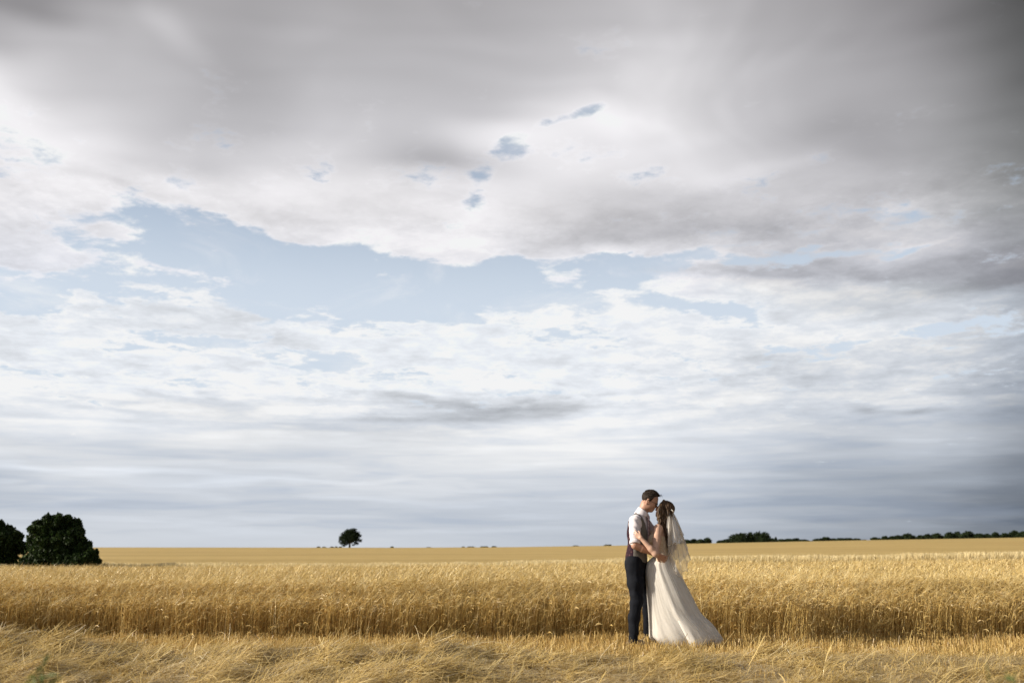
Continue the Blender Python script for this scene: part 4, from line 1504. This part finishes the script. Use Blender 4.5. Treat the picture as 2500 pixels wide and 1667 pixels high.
# collar: a stand round the neck and a turned-down leaf open at the front
fcl = Field((-0.04, -0.13, 1.44), (0.24, 0.13, 1.70), 0.0045)
ax = nrm(nb - na)
fcl.cap(na - ax * 0.03, nb + ax * 0.03, 0.090, 0.068, 0.0)
fcl.cap(na - ax * 0.10, nb + ax * 0.12, 0.078, 0.0605, 0.0, 'cut')
fcl.half(nb - ax * 0.016, (0.60, 0, 0.80))
fcl.half(na - ax * 0.006 + np.array([-0.02, 0, 0.0]), (-0.30, 0, -0.95))
g = fcl.grid()
wv = (g[1] + 0.018)
gapf = (0.010 + 0.5 * np.clip(1.56 - g[2], 0, 1)) - np.abs(wv)
fcl.d = np.maximum(fcl.d, np.where(g[0] > 0.10, gapf, -1.0).astype(np.float32))
fcl.obj('collar', M['shirt'], groom, None, 1)
# rolled cuff
cA = R_sh * 0.16 + R_el * 0.84; cB = R_sh * 0.05 + R_el * 0.95
fc = Field(cB - 0.12, cA + 0.12, 0.006)
fc.cap(cA, cB, 0.064, 0.063, 0.0)
fc.cap(cB, cB + nrm(cB - cA) * 0.1, 0.048, 0.048, 0, 'cut')
fc.half(cA, -(cB - cA)).half(cB, (cB - cA))
fc.folds(wrinkle(60, 0.003, 12))
fc.obj('rolled_cuff', M['shirt'], groom, None, 1)


# waistcoat, front and back panels
def vest(back):
    f = Field((-0.24, -0.30, 0.94), (0.30, 0.32, 1.66), 0.006)
    torso(f, 0.019, k=0.05)
    f.cap(shc - TS * 0.085 + [0, 0, 0.012], shc + [0.02, 0, 0.07], 0.050, 0.055, 0.04)
    f.cap(shc + TS * 0.085 + [0, 0, 0.012], shc + [0.02, 0, 0.07], 0.050, 0.055, 0.04)
    # arm holes
    f.cap(R_sh - TS * 0.055 + [0, 0, -0.04], R_sh - TS * 0.20 + [0, 0, -0.04], 0.070, 0.085, 0.0, 'cut')
    f.cap(R_sh - TS * 0.075 + [0, 0, 0.04], R_sh - TS * 0.20 + [0, 0, 0.04], 0.070, 0.09, 0.0, 'cut')
    f.cap(L_sh + TS * 0.02 + [0, 0, -0.03], L_sh + TS * 0.20 + [0, 0, -0.03], 0.085, 0.10, 0.0, 'cut')
    # neck
    f.cap(na, nb + nrm(nb - na) * 0.1, 0.080, 0.080, 0.0, 'cut')
    g = f.grid()
    X = np.stack(g, -1)
    a = (X - chest.astype(np.float32)) @ TF.astype(np.float32); s_ = (X - chest.astype(np.float32)) @ TS.astype(np.float32); z = X[..., 2]
    vee = np.where(a > 0.0, np.abs(s_) - np.clip((z - 1.17) * 0.33, -1, 0.092), 1.0)      # the V opening
    f.d = np.maximum(f.d, -vee.astype(np.float32))
    seam = a + 0.02 + 0.10 * np.clip(z - 1.40, 0, 1) - (0.008 if back else 0.0)
    f.d = np.maximum(f.d, (seam if back else -seam).astype(np.float32))
    hem = 1.005 - (0.050 * np.clip(a / 0.1, 0, 1) if not back else 0)
    f.d = np.maximum(f.d, (hem - z).astype(np.float32))
    f.folds(wrinkle(30, 0.0016 if back else 0.002, 14))
    return f


vest(False).obj('waistcoat_front', M['vest'], groom, None, 1)
o = vest(True).obj('waistcoat_back', M['vest_back'], groom, None, 1)
o['label'] = 'dark burgundy patterned back of the waistcoat'


def box_strip(pts, width, thick, wdir, name, mat, parent, taper=None):
    V, F = [], []
    pts = [np.array(p, dtype=float) for p in pts]
    for i, p in enumerate(pts):
        d = nrm(pts[min(i + 1, len(pts) - 1)] - pts[max(i - 1, 0)])
        w = nrm(np.array(wdir) - d * np.dot(wdir, d)); n_ = np.cross(d, w)
        ww = width * (taper[i] if taper else 1)
        for a, b in ((-1, -1), (1, -1), (1, 1), (-1, 1)):
            V.append(p + w * a * ww / 2 + n_ * b * thick / 2)
    for i in range(len(pts) - 1):
        for k in range(4):
            a = i * 4 + k; b = i * 4 + (k + 1) % 4
            F.append((a, b, b + 4, a + 4))
    F.append((3, 2, 1, 0)); n4 = 4 * (len(pts) - 1); F.append((n4, n4 + 1, n4 + 2, n4 + 3))
    return mesh_np(name, np.array(V), np.array(F), mat, parent=parent)


def front(z, extra=0.0, s=0.0):
    """point on the chest's front line"""
    a = float(np.interp(z, [1.15, 1.25, 1.35, 1.45, 1.52, 1.54], [0.112, 0.118, 0.120, 0.098, 0.070, 0.072]))
    c = np.array([float(np.interp(z, [1.1, 1.33, 1.47, 1.56], [0.015, 0.030, 0.042, 0.078])), 0, z])
    return c + TF * (a + extra) + TS * s


box_strip([front(1.525, 0.022, -0.0), front(1.50, 0.030), front(1.46, 0.022), front(1.40, 0.016), front(1.33, 0.012), front(1.25, 0.010), front(1.18, 0.006)],
          0.052, 0.014, TS, 'tie', M['tie'], groom, [0.7, 0.8, 0.62, 0.8, 0.95, 1.1, 1.2])
box_strip([front(1.10) + TF * -0.222 - TS * 0.09, front(1.10) + TF * -0.240 - TS * 0.03, front(1.10) + TF * -0.240 + TS * 0.05], 0.030, 0.008, (0, 0, 1), 'waist_strap', M['black'], groom)

# hair: cap plus tufts blown to the front
fh = Field(HC - [0.20, 0.16, 0.14], HC + [0.26, 0.16, 0.20], 0.0045)
fh.ell(P3(HC, HB, -0.014, 0, 0.036), (0.103, 0.079, 0.092), HB, 0)
fh.ell(P3(HC, HB, 0.004, 0, 0.098), (0.068, 0.060, 0.042), HB, 0.02)
g = fh.grid()
X = np.stack(g, -1) - HC.astype(np.float32)
ha = X @ HB[0].astype(np.float32); hs = X @ HB[1].astype(np.float32); hu = X @ HB[2].astype(np.float32)
line = np.interp(ha, [-0.12, -0.085, -0.045, -0.030, -0.012, 0.004, 0.024, 0.034, 0.075, 0.12], [-0.078, -0.074, -0.046, -0.006, 0.002, -0.032, 0.026, 0.070, 0.098, 0.106])
line = line + 0.006 * np.sin(ha * 260 + hs * 190)
fh.d = np.maximum(fh.d, (line - hu).astype(np.float32))
r_ = np.random.default_rng(3)
for i in range(46):
    a0 = r_.uniform(-0.075, 0.055); s0 = r_.uniform(-0.055, 0.055)
    p = P3(HC, HB, a0, s0, 0.112 - 0.5 * (a0 - 0.01) ** 2 / 0.1 - s0 * s0 * 6)
    q = p + HB[0] * r_.uniform(0.010, 0.030) + HB[2] * r_.uniform(0.004, 0.020) + HB[1] * r_.uniform(-0.012, 0.012)
    fh.cap(p, q, 0.0090, 0.0035, 0.006)
fh.folds(wrinkle(130, 0.0030, 6))
fh.half(P3(HC, HB, 0.080, 0, 0.0), HB[0])
hm = fh.obj('hair', M['hair_m'], groom, None, 0)


def hair_ribbons(P, w, parent, mat, seed):
    r = np.random.default_rng(seed)
    P = np.array(P); n, k, _ = P.shape
    d = P[:, -1] - P[:, 0]
    side = np.cross(d, r.normal(0, 1, (n, 3))); side /= np.linalg.norm(side, axis=1)[:, None] + 1e-9
    W = w * np.linspace(1, 0.35, k)[None, :] * np.ones((n, 1))
    V, F, T = ribbons(P, W, side, r.random(n))
    o = mesh_np('loose_strands', V, F, mat, parent=parent, tint=T)
    o['kind'] = 'stuff'
    return o


S = []
for i in range(900):          # short hair combed forward and up, blown past the forehead
    th = r_.uniform(-1.5, 1.5); a0 = r_.uniform(-0.105, 0.078)
    rx = math.sqrt(max(0.0, 1 - ((a0 + 0.014) / 0.112) ** 2))
    s0 = 0.081 * rx * math.sin(th); u0 = 0.036 + 0.094 * rx * math.cos(th)
    if u0 < np.interp(a0, [-0.12, -0.045, -0.012, 0.024, 0.034, 0.085], [-0.05, -0.02, 0.01, 0.038, 0.07, 0.10]): continue
    front_ = np.clip((a0 - 0.02) / 0.06, 0, 1) * (abs(th) < 1.0)
    L = r_.uniform(0.010, 0.024) + front_ * r_.uniform(0.0, 0.016)
    p = P3(HC, HB, a0, s0, u0)
    out = nrm(HB[1] * math.sin(th) * 0.5 + HB[2] * (math.cos(th) * 0.6 + 0.1))
    d_ = nrm(HB[0] * 0.85 + out * r_.uniform(0.15, 0.6) + r_.normal(0, 0.12, 3))
    S.append([p - out * 0.004, p + d_ * L * 0.55, p + d_ * L - HB[2] * 0.25 * L * front_])
for i in range(16):           # the quiff's wind-blown tip
    p = P3(HC, HB, 0.070, r_.uniform(-0.05, 0.03), 0.100)
    q = P3(HC, HB, 0.088, r_.uniform(-0.05, 0.03), 0.120 + r_.normal(0, 0.008))
    e = P3(HC, HB, r_.uniform(0.096, 0.124), r_.uniform(-0.05, 0.03), 0.118 + r_.normal(0, 0.012))
    S.append([p, q, e])
hair_ribbons(S, 0.0013, hm, M['hair_m'], 5)

# sunglasses
gl = empty('glasses')
gl.parent = groom
for sd in (-1, 1):
    V, F = tube([P3(HC, HB, 0.094, sd * 0.058, 0.004), P3(HC, HB, 0.075, sd * 0.076, 0.002), P3(HC, HB, 0.02, sd * 0.082, 0.000), P3(HC, HB, -0.025, sd * 0.082, -0.006)], 0.0026, 5)
    mesh_np('temple_arm', V, F, M['black'], parent=gl)
    V, F = [], []
    ring = [P3(HC, HB, 0.104 - 0.0010 * abs(math.cos(t)) * 8, sd * (0.034 + 0.026 * math.cos(t)), -0.010 + 0.021 * math.sin(t)) for t in np.linspace(0, 2 * math.pi, 15)[:-1]]
    back = [p - HB[0] * 0.004 for p in ring]
    V = ring + back + [np.mean(ring, 0), np.mean(back, 0)]
    n_ = 14
    F = [(i, (i + 1) % n_, n_ + (i + 1) % n_, n_ + i) for i in range(n_)]
    F3 = [(2 * n_, (i + 1) % n_, i, i) for i in range(n_)]
    quads = F + [(2 * n_, i, (i + 1) % n_, (i + 2) % n_) for i in range(0, n_, 2)] + [(2 * n_ + 1, n_ + (i + 2) % n_, n_ + (i + 1) % n_, n_ + i) for i in range(0, n_, 2)]
    mesh_np('lens', np.array(V), np.array(quads), M['black'], parent=gl)
V, F = tube([P3(HC, HB, 0.102, -0.010, -0.004), P3(HC, HB, 0.106, 0, -0.001), P3(HC, HB, 0.102, 0.010, -0.004)], 0.002, 5)
mesh_np('bridge', V, F, M['black'], parent=gl)

# ---------------- the bride
bride = empty('person', (CX, CY, 0.0))
tag(bride, 'woman with long brown hair in white wedding dress and veil, arms round the man', 'person')
BB = frame((-0.94, 0.34, 0), 0.0)
BF = BB[0]; BS = -BB[1] if BB[1][1] > 0 else BB[1]      # BS points to the camera
GB = frame((-0.97, 0.22, 0), math.radians(-22))
GC = np.array([0.352, 0.012, 1.590])
bsh = np.array([0.295, 0.0, 1.375])
nS = bsh + BS * 0.150 + np.array([0, 0, -0.008]); fS = bsh - BS * 0.150
nE = np.array([0.178, -0.345, 1.075]); nW = np.array([0.012, -0.320, 1.258])
fE = np.array([0.160, 0.320, 1.260]); fW = np.array([0.090, 0.270, 1.430])
fr = Field((-0.20, -0.46, 0.75), (0.56, 0.42, 1.74), 0.0055)
fr.ell(bsh + [-0.010, 0, -0.10], (0.085, 0.135, 0.14), BB, 0.05)
fr.ell([0.300, 0, 1.14], (0.078, 0.112, 0.14), BB, 0.05)
fr.ell([0.305, 0, 0.98], (0.105, 0.150, 0.15), BB, 0.05)
fr.cap(nS - BS * 0.03, fS + BS * 0.03, 0.048, 0.048, 0.04)
fr.cap(bsh + [0.01, 0, 0.03], P3(GC, GB, -0.035, 0, -0.06), 0.046, 0.043, 0.03)
head(fr, GC, GB, 0.93, True)
for sh, el, wr in ((nS, nE, nW), (fS, fE, fW)):
    fr.path([sh, sh * 0.5 + el * 0.5, el], [0.050, 0.045, 0.036], 0.03)
    fr.path([el, el + (wr - el) * 0.3, wr], [0.037, 0.036, 0.022], 0.02)
hand(fr, nW, (-0.62, 0.30, 0.42), (0.35, 0.93, -0.1), 0.92, 0.50, 0.22, thumb=-1)
hand(fr, fW, (-0.2, -0.7, 0.5), (0.4, -0.6, -0.6), 0.90, 0.5, 0.2, thumb=1)
fr.obj('body', M['skin_b'], bride, None, 1)

# bodice
fd = Field((0.05, -0.24, 0.90), (0.50, 0.24, 1.42), 0.006)
fd.ell(bsh + [-0.010, 0, -0.10], (0.092, 0.140, 0.135), BB, 0.05)
fd.ell(np.array([0.250, 0, 1.235]) + BS * 0.055 + BF * 0.045, (0.070, 0.062, 0.065), BB, 0.03)
fd.ell(np.array([0.250, 0, 1.235]) - BS * 0.055 + BF * 0.045, (0.070, 0.062, 0.065), BB, 0.03)
fd.ell([0.300, 0, 1.14], (0.086, 0.120, 0.14), BB, 0.05)
fd.ell([0.305, 0, 0.99], (0.112, 0.155, 0.12), BB, 0.05)
g = fd.grid()
fr_a = (g[0] - 0.30) * BF[0] + g[1] * BF[1]
top = 1.300 + 0.10 * np.clip(fr_a, -0.2, 0.2) + 0.02 * np.cos(g[1] * 30)
fd.d = np.maximum(fd.d, (g[2] - top).astype(np.float32))
fd.half((0, 0, 0.965), (0, 0, -1))
fd.cap(nS, nS + (nE - nS) * 0.6, 0.058, 0.05, 0.0, 'cut')
fd.folds(wrinkle(120, 0.0016, 16))
fd.obj('bodice', M['bodice'], bride, None, 1)


# skirt: rings from the waist down, blown out to the right; gathers fan from the waist
def skirt(name, mat, grow, seed, rr, z1=1.045, ny=70, nphi=220, amp=1.0):
    Zs = [1.045, 1.00, 0.96, 0.90, 0.80, 0.63, 0.45, 0.36, 0.27, 0.15, 0.09, 0.045, 0.02]
    Lx = [0.205, 0.150, 0.112, 0.102, 0.100, 0.116, 0.128, 0.133, 0.138, 0.145, 0.150, 0.165, 0.21]
    Rx = [0.420, 0.440, 0.450, 0.475, 0.530, 0.612, 0.695, 0.745, 0.850, 0.925, 0.955, 0.940, 0.86]
    Dy = [0.110, 0.135, 0.155, 0.175, 0.205, 0.240, 0.280, 0.300, 0.325, 0.350, 0.355, 0.350, 0.33]
    t = np.linspace(0, 1, ny)
    z = z1 * (1 - t) + 0.022 * t
    zi = z[::-1]
    L = np.interp(-z, -np.array(Zs), Lx) - grow * t
    R = np.interp(-z, -np.array(Zs), Rx) + grow * t * 1.2
    D = np.interp(-z, -np.array(Zs), Dy) + grow * t
    # soften the table's corners
    for _ in range(6):
        for A in (L, R, D):
            A[1:-1] = (A[:-2] + 2 * A[1:-1] + A[2:]) / 4
    phi = np.linspace(0, 2 * np.pi, nphi, endpoint=False)
    T, PH = np.meshgrid(t, phi, indexing='ij')
    # gathers that travel back as they fall
    q = PH + 0.55 * T * np.sin(PH - 0.2) + 0.05 * np.sin(7 * T + 3 * PH + seed)
    f = 0.55 * np.sin(6 * q + 1.5 * np.sin(2 * q + seed)) + 0.22 * np.sin(13 * q + 2.0 * np.sin(3 * q) + 2 * T) + 0.12 * np.sin(29 * q + 4 * T) * (1 - 0.5 * T) + 0.06 * np.sin(61 * q + seed)
    f = f * (0.65 + 0.35 * np.sin(2.3 * PH + 4 * T + seed))
    a = (0.004 + 0.020 * T + 0.012 * T ** 3) * amp
    rad = 1 + f * a / 0.16
    cx = ((L + R) / 2)[:, None]; hx = ((R - L) / 2)[:, None]; dy = D[:, None]
    cs, sn = np.cos(PH), np.sin(PH)
    X = cx + hx * cs * np.where(cs < 0, 1 + (rad - 1) * 0.35, 1 + (rad - 1) * 0.5)
    Y = dy * np.sign(sn) * np.abs(sn) ** 0.9 * rad
    Zz = z[:, None] + 0.0 * X
    hem = np.clip((T - 0.86) / 0.14, 0, 1)
    Zz = Zz + hem * (0.020 * np.sin(5 * PH + seed) + 0.012 * np.sin(13 * PH) + 0.02) + 0.03 * hem * np.clip(-cs, 0, 1)
    Zz = np.maximum(Zz, 0.012)
    V = np.stack([X, Y, Zz], -1).reshape(-1, 3)
    i = (np.arange(ny - 1)[:, None] * nphi + np.arange(nphi)[None, :]).ravel()
    j = (np.arange(ny - 1)[:, None] * nphi + (np.arange(nphi)[None, :] + 1) % nphi).ravel()
    F = np.stack([i, i + nphi, j + nphi, j], -1)
    return mesh_np(name, V, F, mat, parent=bride, smooth=True)


skirt('underskirt', M['satin'], 0.0, 1.0, 0, amp=0.8)
skirt('tulle_overskirt', M['tulle'], 0.012, 2.3, 0, amp=1.2)
o = skirt('tulle_overskirt', M['tulle'], 0.024, 4.1, 0, amp=1.5)

# long wavy hair
fw = Field((0.16, -0.22, 1.00), (0.56, 0.20, 1.73), 0.0045)
fw.ell(P3(GC, GB, -0.016, 0, 0.030), (0.102, 0.078, 0.092), GB, 0)
fw.ell(P3(GC, GB, 0.108, 0.03, -0.028), (0.058, 0.085, 0.088), GB, 0.006, 'cut')
r_ = np.random.default_rng(21)


def lock(a, s0, ln, jit=0.006, wob=0.008):
    """one lock: crown, side of the head, then down the back; a 0 at the face .. 1 behind"""
    p0 = P3(GC, GB, 0.045 - 0.10 * a, s0 * 0.045, 0.104 - 0.02 * a)
    p1 = P3(GC, GB, 0.066 - 0.135 * a, 0.090 * s0 * (1 - 0.15 * a), 0.030)
    pts = [p0, p1]
    yb = p1[1]
    ph = r_.uniform(0, 6.28)
    y3 = np.clip(yb * 1.25, -0.13, 0.06) - 0.03
    m_ = 9
    for k_ in range(m_ + 1):
        u = k_ / m_
        z_ = 1.545 + (ln - 1.545) * u
        xl = np.interp(z_, [1.07, 1.15, 1.29, 1.35, 1.38, 1.41, 1.50, 1.60], [0.362, 0.345, 0.305, 0.292, 0.280, 0.264, 0.260, 0.262])
        xr = np.interp(z_, [1.07, 1.30, 1.50, 1.60], [0.405, 0.420, 0.432, 0.436])
        x_ = xl + (xr - xl) * a + wob * math.sin(ph + u * 13) * u ** 0.5 + r_.normal(0, jit * 0.4)
        y_ = yb * 1.12 * (1 - u) + y3 * u + wob * math.cos(ph + u * 12)
        pts.append(np.array([x_, y_, z_]))
    return pts


for i in range(70):
    a = r_.uniform(0, 1)
    s0 = r_.uniform(-1, 1)
    s0 = math.copysign(abs(s0) ** 0.5, s0)
    ln = r_.uniform(1.30, 1.42) if a < 0.22 else (r_.uniform(1.15, 1.3) if a < 0.45 else r_.uniform(1.06, 1.20))
    if s0 * (1 if GB[1][1] > 0 else -1) > 0.2: a = 0.35 + 0.65 * a          # the far side stays behind the face
    pts = lock(a, s0, ln)
    fw.path(pts, [0.012] * 6 + [0.0115, 0.011, 0.010, 0.009, 0.0075, 0.004], 0.005)
fw.folds(wrinkle(150, 0.0020, 26, (1, 1, 0.2)))
hb = fw.obj('hair', M['hair_b'], bride, None, 0)
S = []
for i in range(520):
    a = r_.uniform(0, 1) ** 1.2
    s0 = math.copysign(abs(r_.uniform(-1, 1)) ** 0.5, r_.uniform(-1, 0.6))
    ln = r_.uniform(1.24, 1.42) if a < 0.22 else (r_.uniform(1.12, 1.3) if a < 0.45 else r_.uniform(1.03, 1.20))
    if s0 * (1 if GB[1][1] > 0 else -1) > 0.2: a = 0.35 + 0.65 * a
    pts = lock(a, s0, ln, 0.02, 0.014)
    S.append([p + np.array([0, -0.012 if p[1] < 0.02 else 0.01, 0]) for p in pts[1:]])
hair_ribbons(S, 0.0015, hb, M['hair_b'], 9)

# comb of little pearls where the veil starts
VC = np.array([0.432, -0.045, 1.568])
fk = Field(VC - 0.07, VC + 0.07, 0.004)
for i in range(9):
    a = -0.9 + 1.8 * i / 8
    fk.ell(VC + [0.006 * math.cos(a * 2) - 0.03 * a * 0.5, -0.034 * math.cos(a), 0.030 * math.sin(a) * 0.6 + 0.008], (0.0085, 0.0085, 0.0085), None, 0.004)
fk.obj('hair_comb', M['ribbon'], bride, None, 1)


# veil: two tiers of net with a fine curled edging
def veil(name, ends, seed, nu=150, nv=60, bulge=0.05, amp=1.0):
    """ends: list of (u, x, y, z) for the hem"""
    u = np.linspace(0, 1, nu); v = np.linspace(0, 1, nv)
    E = np.array(ends)
    hem = np.stack([np.interp(u, E[:, 0], E[:, i]) for i in (1, 2, 3)], -1)
    for _ in range(8):
        hem[1:-1] = (hem[:-2] + 2 * hem[1:-1] + hem[2:]) / 4
    start = np.stack([VC[0] - 0.028 + 0.05 * u, VC[1] - 0.020 + 0.075 * (u ** 1.2), VC[2] - 0.002 + 0.010 * np.sin(u * np.pi)], -1)
    U, Vv = np.meshgrid(u, v, indexing='ij')
    w = Vv[..., None]
    Pt = start[:, None, :] * (1 - w) + hem[:, None, :] * w
    # first falls, then swings out on the wind
    sag = np.sin(Vv * np.pi)
    Pt[..., 0] += bulge * sag * (U - 0.45) * 0.8 - 0.10 * Vv * (1 - Vv) * U
    Pt[..., 1] -= bulge * sag * (1 - U) * 0.6
    Pt[..., 2] += 0.03 * sag
    r = 0.5 * np.sin(34 * U + 1.2 * np.sin(5 * U + seed) + 1.5 * Vv) + 0.35 * np.sin(61 * U + seed * 2 + 2 * Vv) + 0.25 * np.sin(97 * U + 3 * Vv)
    am = amp * (0.004 + 0.020 * Vv ** 1.3)
    Pt[..., 1] += r * am
    Pt[..., 0] += np.cos(34 * U + seed + 2 * Vv) * am * 0.6
    Pt[..., 2] += (Vv ** 6) * 0.020 * np.sin(34 * U + 1.2 * np.sin(5 * U + seed) + 0.8) * amp
    V = Pt.reshape(-1, 3)
    i = (np.arange(nu - 1)[:, None] * nv + np.arange(nv - 1)[None, :]).ravel()
    F = np.stack([i, i + 1, i + nv + 1, i + nv], -1)
    o = mesh_np(name, V, F, M['veil'], parent=bride, smooth=True)
    edge = Pt[:, -1, :]
    fine = [Vector(p) for p in edge[::1]]
    vv, ff = tube(fine, 0.0024, 5)
    mesh_np('edging', vv, ff, M['ribbon'], parent=o, smooth=True)
    return o


veil('veil', [(0, 0.368, -0.150, 1.085), (0.18, 0.395, -0.185, 0.965), (0.36, 0.445, -0.170, 0.805), (0.52, 0.520, -0.120, 0.820), (0.68, 0.590, -0.040, 0.880), (0.82, 0.640, 0.030, 0.985), (0.92, 0.648, 0.09, 1.06), (1, 0.62, 0.14, 1.10)], 0.7)
veil('veil', [(0, 0.352, -0.165, 1.260), (0.12, 0.362, -0.195, 1.200), (0.25, 0.440, -0.205, 1.170), (0.40, 0.470, -0.190, 1.235), (0.55, 0.500, -0.150, 1.205), (0.72, 0.540, -0.08, 1.270), (0.88, 0.548, 0.01, 1.330), (1, 0.53, 0.06, 1.36)], 2.9, amp=1.4)
veil('veil', [(0, 0.358, -0.158, 1.130), (0.2, 0.400, -0.195, 1.060), (0.4, 0.480, -0.180, 1.000), (0.6, 0.560, -0.100, 1.020), (0.8, 0.610, -0.02, 1.120), (1, 0.60, 0.10, 1.18)], 5.1, amp=1.2)
